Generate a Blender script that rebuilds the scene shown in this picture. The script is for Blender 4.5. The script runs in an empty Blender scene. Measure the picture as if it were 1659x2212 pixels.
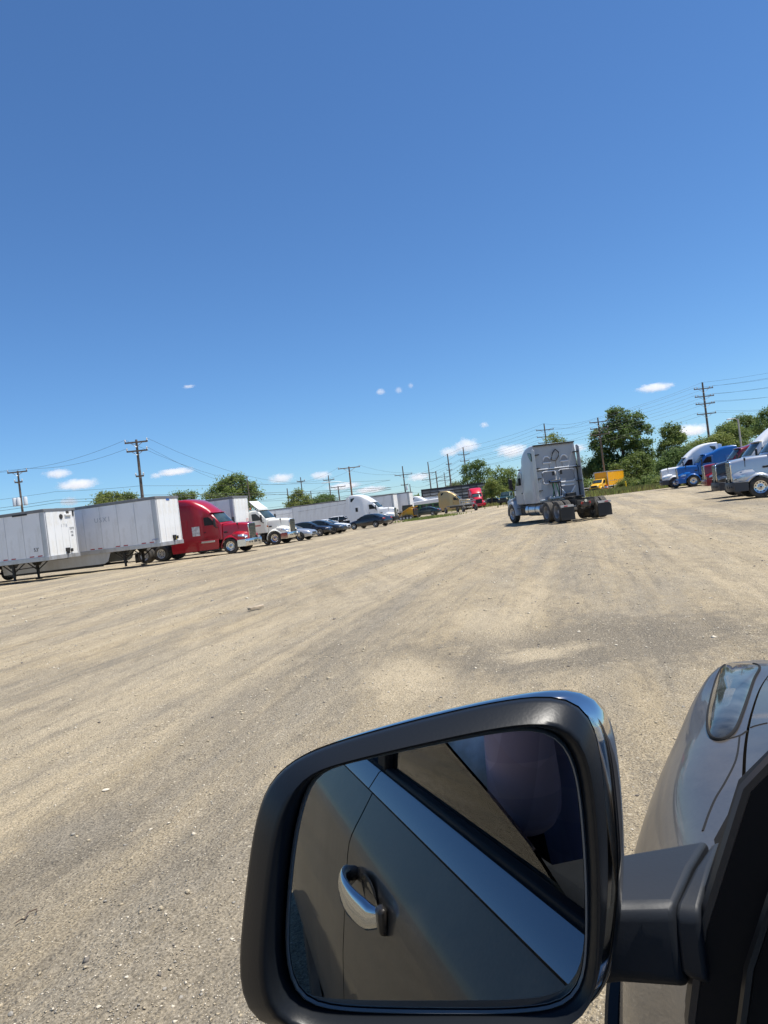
import bpy, bmesh, math, random
import numpy as np
from mathutils import Vector, Matrix

# ------------------------------------------------------------------ camera, sky, sun, exposure
SC = bpy.context.scene
COL = SC.collection
R = math.radians
CAM_Z = 1.5
FOC = 1563.0            # focal length in units of a 1659 x 2212 picture
ROLL = math.atan(0.122)
cam_d = bpy.data.cameras.new("camera")
cam_d.sensor_fit = 'VERTICAL'
cam_d.sensor_height = 36.0
cam_d.sensor_width = 27.0
cam_d.lens = FOC / 2212.0 * 36.0
cam_d.clip_start = 0.02
cam_d.clip_end = 20000
cam = bpy.data.objects.new("camera", cam_d)
COL.objects.link(cam)
cam.matrix_world = Matrix.Translation((0, 0, CAM_Z)) @ Matrix.Rotation(R(90), 4, 'X') @ Matrix.Rotation(-ROLL, 4, 'Z')
SC.camera = cam

SUN_EL, SUN_AZ = 69.0, 94.0       # degrees; azimuth clockwise from +Y (the view direction)
w = bpy.data.worlds.new("World")
SC.world = w
w.use_nodes = True
nt = w.node_tree
sky = nt.nodes.new("ShaderNodeTexSky")
sky.sky_type = 'NISHITA'
sky.sun_disc = False
sky.sun_elevation = R(SUN_EL)
sky.sun_rotation = R(SUN_AZ)
sky.altitude = 0
sky.air_density = 1.0
sky.dust_density = 0.0
sky.ozone_density = 10.0
bg = nt.nodes["Background"]
bg.inputs["Strength"].default_value = 0.112
tint = nt.nodes.new("ShaderNodeMix"); tint.data_type = 'RGBA'; tint.blend_type = 'MULTIPLY'
tint.inputs[0].default_value = 1.0
tint.inputs[7].default_value = (0.69, 0.83, 0.91, 1)       # the phone's deep blue rendering of a clear sky
nt.links.new(sky.outputs[0], tint.inputs[6])
nt.links.new(tint.outputs[2], bg.inputs["Color"])

sun_d = bpy.data.lights.new("sun", 'SUN')
sun_d.energy = 4.9
sun_d.angle = R(0.53)
sun_d.color = (1.0, 0.955, 0.88)
sun = bpy.data.objects.new("sun", sun_d)
COL.objects.link(sun)
sdir = Vector((math.sin(R(SUN_AZ)) * math.cos(R(SUN_EL)), math.cos(R(SUN_AZ)) * math.cos(R(SUN_EL)), math.sin(R(SUN_EL))))
sun.rotation_euler = sdir.to_track_quat('Z', 'Y').to_euler()

SC.view_settings.view_transform = 'Standard'
SC.view_settings.look = 'None'
SC.view_settings.gamma = 1.0
SC.view_settings.exposure = 0.42
SC.cycles.max_bounces = 8
SC.cycles.transparent_max_bounces = 12
SC.cycles.volume_bounces = 4

# ------------------------------------------------------------------ picture -> place
def ray(px, py):
    dx, dy = px - 829.5, py - 1106.0
    c, s = math.cos(ROLL), math.sin(ROLL)
    return Vector(((dx * c - dy * s) / FOC, 1.0, -(dx * s + dy * c) / FOC))

def gz(x, y):
    """height of the ground: nearly flat, a low rise under the right-hand row"""
    return 0.42 * math.exp(-((x - 33) / 15.0) ** 2 - ((y - 72) / 20.0) ** 2) + 0.30 * math.exp(-((x - 40) / 20.0) ** 2 - ((y - 122) / 22.0) ** 2)

def gp(px, py):
    d = ray(px, py)
    t = CAM_Z / max(1e-6, -d.z)
    for _ in range(12):
        t = (CAM_Z - gz(d.x * t, t)) / -d.z
    return Vector((d.x * t, t, gz(d.x * t, t)))

def at(px, py, depth):
    d = ray(px, py)
    return Vector((d.x * depth, depth, CAM_Z + d.z * depth))

LANE = R(15.0)
H_LEFT = -LANE                 # heading angle (from +X) of the left-hand row
H_RIGHT = math.pi - LANE       # heading angle of the right-hand row

# ------------------------------------------------------------------ mesh helpers
def link(o, parent=None):
    COL.objects.link(o)
    if parent is not None:
        o.parent = parent
    return o

def tag(o, label=None, cat=None, group=None, kind=None):
    if label: o["label"] = label
    if cat: o["category"] = cat
    if group: o["group"] = group
    if kind: o["kind"] = kind
    return o

def empty(name, loc=(0, 0, 0), rz=0.0, parent=None):
    o = bpy.data.objects.new(name, None)
    o.empty_display_size = 0.2
    link(o, parent)
    o.location = loc
    o.rotation_euler = (0, 0, rz)
    return o

def thing(name, label, cat, loc=(0, 0, 0), rz=0.0, group=None):
    return tag(empty(name, loc, rz), label, cat, group)

def copy_tree(o, parent=None):
    c = o.copy()
    COL.objects.link(c)
    if parent is not None:
        c.parent = parent
        c.matrix_parent_inverse = o.matrix_parent_inverse
    for ch in list(o.children):
        copy_tree(ch, c)
    return c

class MB:
    def __init__(self):
        self.v = []; self.f = []
    def add(self, vs, fs):
        k = len(self.v)
        self.v.extend([tuple(p) for p in vs])
        self.f.extend([tuple(i + k for i in f) for f in fs])
        return self
    def box(self, cx, cy, cz, sx, sy, sz, rot=None):
        a, b, c = sx / 2, sy / 2, sz / 2
        vs = [(-a, -b, -c), (a, -b, -c), (a, b, -c), (-a, b, -c), (-a, -b, c), (a, -b, c), (a, b, c), (-a, b, c)]
        if rot is not None:
            vs = [tuple(rot @ Vector(p)) for p in vs]
        vs = [(p[0] + cx, p[1] + cy, p[2] + cz) for p in vs]
        return self.add(vs, [(0, 3, 2, 1), (4, 5, 6, 7), (0, 1, 5, 4), (1, 2, 6, 5), (2, 3, 7, 6), (3, 0, 4, 7)])
    def prism(self, poly, axis, a, b):
        """poly: 2D outline. axis 'y': (x,z) pts, 'x': (y,z) pts, 'z': (x,y) pts"""
        n = len(poly)
        def P(p, t):
            return {'y': (p[0], t, p[1]), 'x': (t, p[0], p[1]), 'z': (p[0], p[1], t)}[axis]
        vs = [P(p, a) for p in poly] + [P(p, b) for p in poly]
        fs = [tuple(range(n)), tuple(range(2 * n - 1, n - 1, -1))]
        fs += [(i, i + n, (i + 1) % n + n, (i + 1) % n) for i in range(n)]
        return self.add(vs, fs)
    def loft(self, secs, closed=True, cap=True):
        n = len(secs[0]); vs = []; fs = []
        for s in secs: vs.extend(s)
        m = n if closed else n - 1
        for k in range(len(secs) - 1):
            for i in range(m):
                j = (i + 1) % n
                fs.append((k * n + i, k * n + j, (k + 1) * n + j, (k + 1) * n + i))
        if cap and closed:
            fs.append(tuple(range(n - 1, -1, -1)))
            fs.append(tuple(range((len(secs) - 1) * n, len(secs) * n)))
        return self.add(vs, fs)
    def tube(self, pts, r, n=6, r1=None, cap=True):
        pts = [Vector(p) for p in pts]
        secs = []
        up = None
        for i, p in enumerate(pts):
            d = (pts[min(i + 1, len(pts) - 1)] - pts[max(i - 1, 0)])
            d.normalize()
            if up is None:
                up = Vector((0, 0, 1)) if abs(d.z) < 0.9 else Vector((1, 0, 0))
            a = d.cross(up)
            if a.length < 1e-5:
                a = d.orthogonal()
            a.normalize()
            b = d.cross(a); b.normalize()
            up = -b if False else up
            rr = r if r1 is None else r + (r1 - r) * i / max(1, len(pts) - 1)
            if isinstance(r, (list, tuple)): rr = r[i]
            secs.append([tuple(p + rr * (math.cos(2 * math.pi * k / n) * a + math.sin(2 * math.pi * k / n) * b)) for k in range(n)])
        return self.loft(secs, True, cap)
    def lathe(self, prof, axis='y', c=(0, 0, 0), n=20, close=False):
        secs = []
        pr = list(prof) + ([prof[0]] if close else [])
        for r, t in pr:
            s = []
            for k in range(n):
                a = 2 * math.pi * k / n
                q = {'y': (r * math.cos(a), t, r * math.sin(a)), 'z': (r * math.cos(a), r * math.sin(a), t), 'x': (t, r * math.cos(a), r * math.sin(a))}[axis]
                s.append((q[0] + c[0], q[1] + c[1], q[2] + c[2]))
            secs.append(s)
        return self.loft(secs, True, False)
    def build(self, name, mat=None, parent=None, smooth=True, bevel=0.0, seg=2, angle=38, subsurf=0, recalc=True):
        me = bpy.data.meshes.new(name)
        me.from_pydata(self.v, [], self.f)
        if recalc:
            bm = bmesh.new(); bm.from_mesh(me)
            bmesh.ops.recalc_face_normals(bm, faces=bm.faces)
            bm.to_mesh(me); bm.free()
        o = bpy.data.objects.new(name, me)
        link(o, parent)
        finish(o, mat, smooth, bevel, seg, angle, subsurf)
        return o

def finish(o, mat, smooth=True, bevel=0.0, seg=2, angle=38, subsurf=0):
    me = o.data
    if mat is not None:
        for m in (mat if isinstance(mat, (list, tuple)) else [mat]):
            me.materials.append(m)
    if smooth:
        me.polygons.foreach_set("use_smooth", [True] * len(me.polygons))
        me.set_sharp_from_angle(angle=R(angle))
    if bevel > 0:
        b = o.modifiers.new("bevel", 'BEVEL')
        b.width = bevel; b.segments = seg; b.limit_method = 'ANGLE'; b.angle_limit = R(35)
    if subsurf:
        s = o.modifiers.new("sub", 'SUBSURF'); s.levels = subsurf; s.render_levels = subsurf

def from_np(name, V, F, mat, parent=None, smooth=False, matidx=None):
    """V (n,3), F (m,k) numpy"""
    me = bpy.data.meshes.new(name)
    k = F.shape[1]
    me.vertices.add(len(V)); me.vertices.foreach_set("co", np.ascontiguousarray(V, dtype=np.float32).ravel())
    me.loops.add(F.size); me.loops.foreach_set("vertex_index", np.ascontiguousarray(F, dtype=np.int32).ravel())
    me.polygons.add(len(F)); me.polygons.foreach_set("loop_start", np.arange(0, F.size, k, dtype=np.int32))
    me.polygons.foreach_set("loop_total", np.full(len(F), k, dtype=np.int32))
    for m in (mat if isinstance(mat, (list, tuple)) else [mat]):
        me.materials.append(m)
    if matidx is not None:
        me.polygons.foreach_set("material_index", np.ascontiguousarray(matidx, dtype=np.int32))
    if smooth:
        me.polygons.foreach_set("use_smooth", np.ones(len(F), dtype=bool))
    me.update(calc_edges=True)
    o = bpy.data.objects.new(name, me)
    return link(o, parent)

def use_mesh(name, me, parent, loc=(0, 0, 0), rot=(0, 0, 0), scale=(1, 1, 1)):
    o = bpy.data.objects.new(name, me)
    link(o, parent)
    o.location = loc; o.rotation_euler = rot; o.scale = scale
    return o

def lerp(a, b, t): return a + (b - a) * t
def interp(tab, x):
    """piecewise linear table [(x, v...)] sorted by x"""
    if x <= tab[0][0]: return tab[0][1:]
    for a, b in zip(tab, tab[1:]):
        if x <= b[0]:
            t = (x - a[0]) / (b[0] - a[0])
            return tuple(lerp(p, q, t) for p, q in zip(a[1:], b[1:]))
    return tab[-1][1:]

def text_mesh(name, body, size, mat, parent, M, extrude=0.002, align='CENTER'):
    cu = bpy.data.curves.new(name, 'FONT')
    cu.body = body; cu.size = size; cu.extrude = extrude; cu.align_x = align; cu.align_y = 'CENTER'
    cu.resolution_u = 2
    tmp = bpy.data.objects.new("tmp_text", cu)
    COL.objects.link(tmp)
    dg = bpy.context.evaluated_depsgraph_get()
    me = bpy.data.meshes.new_from_object(tmp.evaluated_get(dg))
    bpy.data.objects.remove(tmp)
    me.name = name
    me.materials.clear(); me.materials.append(mat)
    o = bpy.data.objects.new(name, me)
    link(o, parent)
    o.matrix_local = M
    return o

# ------------------------------------------------------------------ materials
MATS = {}
def mat(name, color=(0.5, 0.5, 0.5), rough=0.5, metal=0.0, coat=0.0, spec=0.5, noise=None, bump=None, dirt=None, emit=None, trans=0.0, ior=1.45, alpha=1.0, coat_rough=0.03):
    """noise=(scale, amount): value variation of the base colour; bump=(scale, strength, distance);
    dirt=(colour, scale, low, high): patches of grime in object space"""
    if name in MATS: return MATS[name]
    m = bpy.data.materials.new(name); m.use_nodes = True
    t = m.node_tree; b = t.nodes["Principled BSDF"]
    b.inputs["Base Color"].default_value = (*color, 1)
    b.inputs["Roughness"].default_value = rough
    b.inputs["Metallic"].default_value = metal
    b.inputs["Coat Weight"].default_value = coat
    b.inputs["Coat Roughness"].default_value = coat_rough
    b.inputs["Specular IOR Level"].default_value = spec
    b.inputs["IOR"].default_value = ior
    b.inputs["Transmission Weight"].default_value = trans
    b.inputs["Alpha"].default_value = alpha
    if emit:
        b.inputs["Emission Color"].default_value = (*emit[0], 1); b.inputs["Emission Strength"].default_value = emit[1]
    tc = t.nodes.new("ShaderNodeTexCoord")
    colsock = None
    if noise:
        n = t.nodes.new("ShaderNodeTexNoise"); n.inputs["Scale"].default_value = noise[0]; n.inputs["Detail"].default_value = 6
        t.links.new(tc.outputs["Object"], n.inputs["Vector"])
        mr = t.nodes.new("ShaderNodeMapRange")
        mr.inputs["From Min"].default_value = 0.3; mr.inputs["From Max"].default_value = 0.7
        mr.inputs["To Min"].default_value = 1 - noise[1]; mr.inputs["To Max"].default_value = 1 + noise[1]
        t.links.new(n.outputs["Fac"], mr.inputs["Value"])
        mx = t.nodes.new("ShaderNodeMix"); mx.data_type = 'RGBA'; mx.blend_type = 'MULTIPLY'; mx.inputs[0].default_value = 1
        mx.inputs[6].default_value = (*color, 1)
        t.links.new(mr.outputs[0], mx.inputs[7])
        colsock = mx.outputs[2]
    if dirt:
        n = t.nodes.new("ShaderNodeTexNoise"); n.inputs["Scale"].default_value = dirt[1]; n.inputs["Detail"].default_value = 8; n.inputs["Roughness"].default_value = 0.65
        mp = t.nodes.new("ShaderNodeMapping"); mp.inputs["Scale"].default_value = (1.0, 1.0, 0.35)
        t.links.new(tc.outputs["Object"], mp.inputs["Vector"]); t.links.new(mp.outputs[0], n.inputs["Vector"])
        mr = t.nodes.new("ShaderNodeMapRange"); mr.inputs["From Min"].default_value = dirt[2]; mr.inputs["From Max"].default_value = dirt[3]
        t.links.new(n.outputs["Fac"], mr.inputs["Value"])
        mx = t.nodes.new("ShaderNodeMix"); mx.data_type = 'RGBA'
        t.links.new(mr.outputs[0], mx.inputs[0])
        if colsock: t.links.new(colsock, mx.inputs[6])
        else: mx.inputs[6].default_value = (*color, 1)
        mx.inputs[7].default_value = (*dirt[0], 1)
        colsock = mx.outputs[2]
    if colsock: t.links.new(colsock, b.inputs["Base Color"])
    if bump:
        n = t.nodes.new("ShaderNodeTexNoise"); n.inputs["Scale"].default_value = bump[0]; n.inputs["Detail"].default_value = 5
        t.links.new(tc.outputs["Object"], n.inputs["Vector"])
        bp = t.nodes.new("ShaderNodeBump"); bp.inputs["Strength"].default_value = bump[1]; bp.inputs["Distance"].default_value = bump[2]
        t.links.new(n.outputs["Fac"], bp.inputs["Height"]); t.links.new(bp.outputs[0], b.inputs["Normal"])
    MATS[name] = m
    return m

def paint(name, c, rough=0.35, coat=0.6, dirt=0.25):
    return mat(name, c, rough, 0.0, coat, dirt=(tuple(0.6 * v + 0.4 * q for v, q in zip(c, (0.30, 0.25, 0.18))), 1.3, 0.62 - dirt * 0.3, 1.0))

M_CHROME = mat("chrome", (0.70, 0.70, 0.70), 0.16, 1.0, noise=(14, .12))
M_ALU = mat("aluminium", (0.62, 0.63, 0.65), 0.32, 1.0, noise=(9, 0.12))
M_STEEL = mat("galvanised", (0.45, 0.46, 0.48), 0.45, 0.8, noise=(6, 0.15))
M_BLACK = mat("black_plastic", (0.018, 0.018, 0.019), 0.45)
M_FRAME = mat("chassis_black", (0.022, 0.021, 0.02), 0.6, dirt=((0.12, 0.10, 0.075), 2.5, 0.45, 0.8))
M_RUBBER = mat("rubber", (0.028, 0.027, 0.026), 0.8, dirt=((0.16, 0.14, 0.11), 3.0, 0.42, 0.85))
M_GLASS = mat("dark_glass", (0.012, 0.018, 0.02), 0.05, 0.0, spec=0.6)
M_WSHIELD = mat("windscreen_glass", (0.035, 0.055, 0.06), 0.04, 0.0, spec=0.6, noise=(1.6, 0.6))
M_GRILLE = mat("grille_black", (0.02, 0.02, 0.022), 0.35)
M_LENS = mat("headlamp_lens", (0.55, 0.57, 0.6), 0.08, 0.55, coat=1.0)
M_AMBER = mat("amber_lens", (0.75, 0.22, 0.02), 0.2, coat=0.8)
M_REDLENS = mat("red_lens", (0.45, 0.02, 0.02), 0.2, coat=0.8)
M_REDTAPE = mat("red_tape", (0.42, 0.05, 0.06), 0.4)
M_WHITETAPE = mat("white_tape", (0.75, 0.75, 0.76), 0.35)
M_INK = mat("faded_black_ink", (0.07, 0.07, 0.075), 0.7)
M_FADED = mat("ghost_lettering", (0.50, 0.52, 0.55), 0.6)
M_TWHITE = mat("trailer_white", (0.80, 0.80, 0.80), 0.38, coat=0.15, noise=(0.9, 0.05), dirt=((0.46, 0.43, 0.37), 1.3, 0.50, 0.92), bump=(1.7, 0.25, 0.02))
M_TNOSE = mat("trailer_nose_white", (0.80, 0.80, 0.78), 0.42, coat=0.1, dirt=((0.60, 0.52, 0.36), 1.6, 0.44, 0.80), bump=(2.5, 0.2, 0.02))
M_RAIL = mat("trailer_rail", (0.50, 0.51, 0.52), 0.45, 0.55, dirt=((0.25, 0.23, 0.20), 2.0, 0.45, 0.85))
M_TOPRAIL = mat("top_rail_grey", (0.20, 0.20, 0.20), 0.5, 0.3, dirt=((0.34, 0.33, 0.31), 2.0, 0.5, 0.85))
M_SKIRT = mat("skirt_white", (0.50, 0.50, 0.49), 0.5, dirt=((0.36, 0.32, 0.26), 1.2, 0.45, 0.85))

# ------------------------------------------------------------------ wheels
def wheel_meshes():
    t = MB()
    prof = [(.29, -.11), (.35, -.14), (.47, -.145), (.50, -.125), (.512, -.09), (.505, -.05), (.498, -.045), (.498, -.035), (.512, -.03), (.512, .03), (.498, .035), (.498, .045), (.505, .05), (.512, .09), (.50, .125), (.47, .145), (.35, .14), (.29, .11)]
    t.lathe(prof, 'y', n=32)
    to = t.build("truck_tyre", M_RUBBER)
    f = MB()
    f.lathe([(0, .175), (.075, .17), (.085, .10), (.10, .085), (.13, .075), (.20, .07), (.245, .085), (.27, .12), (.305, .135), (.305, .10), (.285, -.10)], 'y', n=32)
    for k in range(10):
        a = 2 * math.pi * (k + .5) / 10
        f.lathe([(0, .118), (.016, .115), (.018, .07)], 'y', (.145 * math.cos(a), 0, .145 * math.sin(a)), 6)
    nf = len(f.f)
    for k in range(10):
        a = 2 * math.pi * k / 10
        f.lathe([(0, .092), (.027, .092), (.027, .07)], 'y', (.222 * math.cos(a), 0, .222 * math.sin(a)), 8)
    f.lathe([(0, .178), (.05, .178), (.05, .165)], 'y', n=12)
    fo = f.build("truck_rim_front", [M_CHROME, M_BLACK], angle=30)
    for i in range(nf, len(f.f)): fo.data.polygons[i].material_index = 1
    r = MB()
    r.lathe([(0, .04), (.09, .035), (.10, -.02), (.12, -.05), (.2, -.055), (.245, -.04), (.262, .08), (.285, .125), (.308, .135), (.308, .10), (.285, -.10)], 'y', n=32)
    nr = len(r.f)
    for k in range(8):
        a = 2 * math.pi * k / 8
        r.lathe([(0, -.03), (.032, -.03), (.032, -.06)], 'y', (.185 * math.cos(a), 0, .185 * math.sin(a)), 8)
    ro = r.build("truck_rim_rear", [M_ALU, M_BLACK], angle=30)
    for i in range(nr, len(r.f)): ro.data.polygons[i].material_index = 1
    ms = (to.data, fo.data, ro.data)
    for o in (to, fo, ro): bpy.data.objects.remove(o)
    return ms
ME_TYRE, ME_RIMF, ME_RIMR = wheel_meshes()
def dark_copy(me, m, name):
    c = me.copy(); c.name = name; c.materials[0] = m; return c
ME_RIMW = dark_copy(ME_RIMR, mat("rim_grey_paint", (0.34, 0.34, 0.34), 0.5, dirt=((0.15, .13, .10), 3, .45, .8)), "truck_rim_painted")

def wheel(parent, x, y, z=.51, rim=None, s=1.0, steer=0.0):
    side = 1 if y > 0 else -1
    wo = use_mesh("wheel", ME_TYRE, parent, (x, y, z), (0, random.uniform(0, 6), (0 if side > 0 else math.pi) + steer), (s, s, s))
    use_mesh("rim", rim or ME_RIMR, wo)
    return wo

# ------------------------------------------------------------------ semi trailers
def trailer(label, nose_near, L=16.15, H=4.1, rz=H_LEFT, skirt=False, near=-1, number=None, detail=True, bogie=True, nosemark=None, reefer=False, mat_side=None, name="semi_trailer", group=None):
    """nose_near: ground point below the nose corner nearest the camera. x forward, nose at x=0; near=-1: right side faces the camera"""
    W = 1.3
    off = Vector((0, near * W, 0))
    off.rotate(Matrix.Rotation(rz, 3, 'Z'))
    p = Vector(nose_near) - off
    t = thing(name, label, "trailer", (p.x, p.y, gz(p.x, p.y)), rz, group)
    ms = mat_side or M_TWHITE
    zf, zt = 1.22, H - .10
    MB().prism([(0, W - .03), (-.12, W - .03), (-L, W - .03), (-L, -W + .03), (-.12, -W + .03), (0, -W + .03)][::1], 'z', zf, zt + .02).build("box_core", mat("trailer_seam", (.60, .61, .62), .6), t, smooth=False)
    # roof, rails, corner posts
    MB().box(-L / 2, 0, H - .06, L - .02, 2 * W - .10, .05).build("roof", M_RAIL, t, bevel=.02)
    r = MB()
    for s in (-1, 1): r.box(-L / 2, s * (W - .005), H - .13, L, .05, .18)
    r.box(.01, 0, H - .12, .05, 2 * W + .02, .16)
    r.build("top_rail", M_TOPRAIL, t, bevel=.015)
    r = MB()
    for s in (-1, 1): r.box(-L / 2, s * (W - .002), zf - .02, L, .055, .24)
    r.box(.012, 0, zf - .02, .055, 2 * W + .03, .24)
    r.build("bottom_rail", M_RAIL, t, bevel=.012)
    # side panels on the visible side, nose panels
    n = 13
    pw = (L - .42) / n
    pm = MB().box(0, 0, (zf + .10 + zt - .10) / 2, pw - .018, .02, zt - zf - .2)
    proto = None
    for k in range(n):
        x = -.30 - pw * (k + .5)
        for s in ((near,) if not detail else (near, -near)):
            if proto is None:
                proto = pm.build("side_panel", ms, t, bevel=.006, seg=1)
                o = proto
            else:
                o = proto.copy(); COL.objects.link(o)
            o.location = (x, s * (W - .012) * 1.0, 0)
    for s in (-1, 1):
        MB().prism([(0.0, s * (W - .16)), (0.0, s * (W - .07)), (-.03, s * (W - .03)), (-.09, s * (W + .002)), (-.27, s * (W + .002)), (-.27, s * (W - .03)), (-.03, s * (W - .16))], 'z', zf + .09, zt - .08).build("corner_post", M_RAIL if s == near else M_TNOSE, t, bevel=.006)
    pn = 4
    pwn = (2 * W - .34) / pn
    q = MB().box(0, 0, (zf + .10 + zt - .10) / 2, .02, pwn - .012, zt - zf - .2)
    o = q.build("nose_panel", M_TNOSE, t, bevel=.005, seg=1)
    for k in range(pn):
        if k: o = o.copy(); COL.objects.link(o)
        o.location = (.002 + .003 * (k % 2), -W + .17 + pwn * (k + .5), 0)
    # couplings on the nose
    g = MB()
    g.box(.05, .28, zf + .35, .10, .30, .20); g.box(.08, .28, zf + .20, .12, .12, .16); g.box(.06, .62, zf + .3, .08, .13, .18)
    g.tube([(.08, .20, zf + .3), (.12, .17, zf + .15), (.08, .2, zf)], .018, 5)
    g.build("brake_coupling", M_FRAME, t, bevel=.01)
    # under-frame
    u = MB()
    for x in np.arange(-1.0, -L + .4, -1.2): u.box(float(x), 0, zf - .10, .08, 2 * W - .12, .12)
    u.box(-.9, 0, zf - .12, 1.6, 1.2, .10)
    u.build("cross_members", M_FRAME, t)
    for s in (-1, 1):
        l = MB()
        l.box(-2.75, s * .95, .72, .13, .13, .82); l.box(-2.75, s * .95, .36, .10, .10, .5); l.box(-2.75, s * .95, .04, .26, .30, .05)
        l.tube([(-2.75, s * .95, .55), (-1.9, s * .95, 1.1)], .035, 5); l.tube([(-2.75, s * .95, .55), (-3.5, s * .95, 1.1)], .035, 5)
        l.prism([(-2.3, 1.12), (-3.2, 1.12), (-2.95, .85), (-2.55, .85)], 'y', s * .95 - .02, s * .95 + .02)
        l.build("landing_leg", M_FRAME, t)
    MB().tube([(-2.75, -.95, .75), (-2.75, .95, .75)], .03, 6).build("leg_brace", M_FRAME, t)
    if skirt:
        for s in (-1, 1):
            MB().prism([(-3.5, 1.1), (-3.75, .55), (-4.0, .42), (-11.5, .38), (-11.6, 1.1)], 'y', s * 1.24 - .015, s * 1.24 + .015).build("side_skirt", M_SKIRT, t, bevel=.008)
            MB().box(-7.7, s * 1.24, .33, 7.2, .02, .12).build("skirt_rubber", M_BLACK, t)
    if bogie:
        b = MB()
        for s in (-1, 1): b.box(-L + 2.3, s * .5, .92, 3.4, .10, .26)
        for x in (-L + 1.5, -L + 2.85): b.tube([(x, -1.1, .51), (x, 1.1, .51)], .07, 8)
        b.build("bogie", M_FRAME, t)
        for x in (-L + 1.5, -L + 2.85):
            for s in (-1, 1): wheel(t, x, s * 1.08, rim=ME_RIMR)
    # conspicuity tape and lettering
    if detail:
        tape = MB().box(0, 0, 0, .30, .006, .06)
        o = None
        k = 0
        x = -.55
        while x > -L + .5:
            if o is None: o = tape.build("red_tape", M_REDTAPE, t, smooth=False)
            else: o = o.copy(); COL.objects.link(o)
            o.location = (x, near * (W + .004), zf + .16)
            x -= .55 if k % 2 == 0 else 1.25
            k += 1
    if number:
        M = Matrix.Translation((-.75, near * (W + .012), zf + .52)) @ Matrix.Rotation(R(90), 4, 'X') if near < 0 else Matrix.Translation((-.75, near * (W + .012), zf + .52)) @ Matrix.Rotation(R(180), 4, 'Z') @ Matrix.Rotation(R(90), 4, 'X')
        text_mesh("length_mark", number, .30, M_INK, t, M)
    def nose_text(nm, body, size, y, z, m, sp=0):
        MM = Matrix.Translation((.022, y, z)) @ Matrix.Rotation(R(90), 4, 'Z') @ Matrix.Rotation(R(90), 4, 'X')
        return text_mesh(nm, body, size, m, t, MM)
    t["_nose"] = 1
    return t, nose_text, zf, zt

# ------------------------------------------------------------------ tractors
def ring(x, z0, z1, wb, ws, wt, r, k=0.0, crown=.03, n=4):
    half = [(wb, z0), (ws, z0 + (z1 - z0) * .3), (lerp(ws, wt, .7), z0 + (z1 - z0) * .62), (wt, z1 - r)]
    for i in range(1, n + 1):
        a = math.pi / 2 * i / n
        half.append((wt - r + r * math.cos(a), z1 - r + r * math.sin(a)))
    half.append(((wt - r) * .5, z1 + crown * .75))
    pts = [(-y, z) for y, z in half] + [(0, z1 + crown)] + half[::-1]
    return [(x - k * (y / 1.1) ** 2, y, z) for y, z in pts]

ROOF_HIGH = [(-4.12, 3.86, .06), (-4.05, 3.90, .08), (-3.5, 3.92, .14), (-3.0, 3.90, .22), (-2.6, 3.82, .30), (-2.2, 3.66, .38), (-1.80, 3.42, .38), (-1.48, 3.18, .34), (-1.26, 3.00, .26), (-1.12, 2.86, .16)]
ROOF_MID = [(-4.0, 3.30, .14), (-3.7, 3.36, .18), (-3.0, 3.34, .22), (-2.4, 3.2, .24), (-1.9, 2.98, .22), (-1.4, 2.88, .18), (-1.12, 2.82, .14)]
ROOF_DAY = [(-1.95, 2.80, .16), (-1.85, 2.86, .18), (-1.6, 2.89, .18), (-1.30, 2.88, .16), (-1.12, 2.83, .14)]

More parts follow.
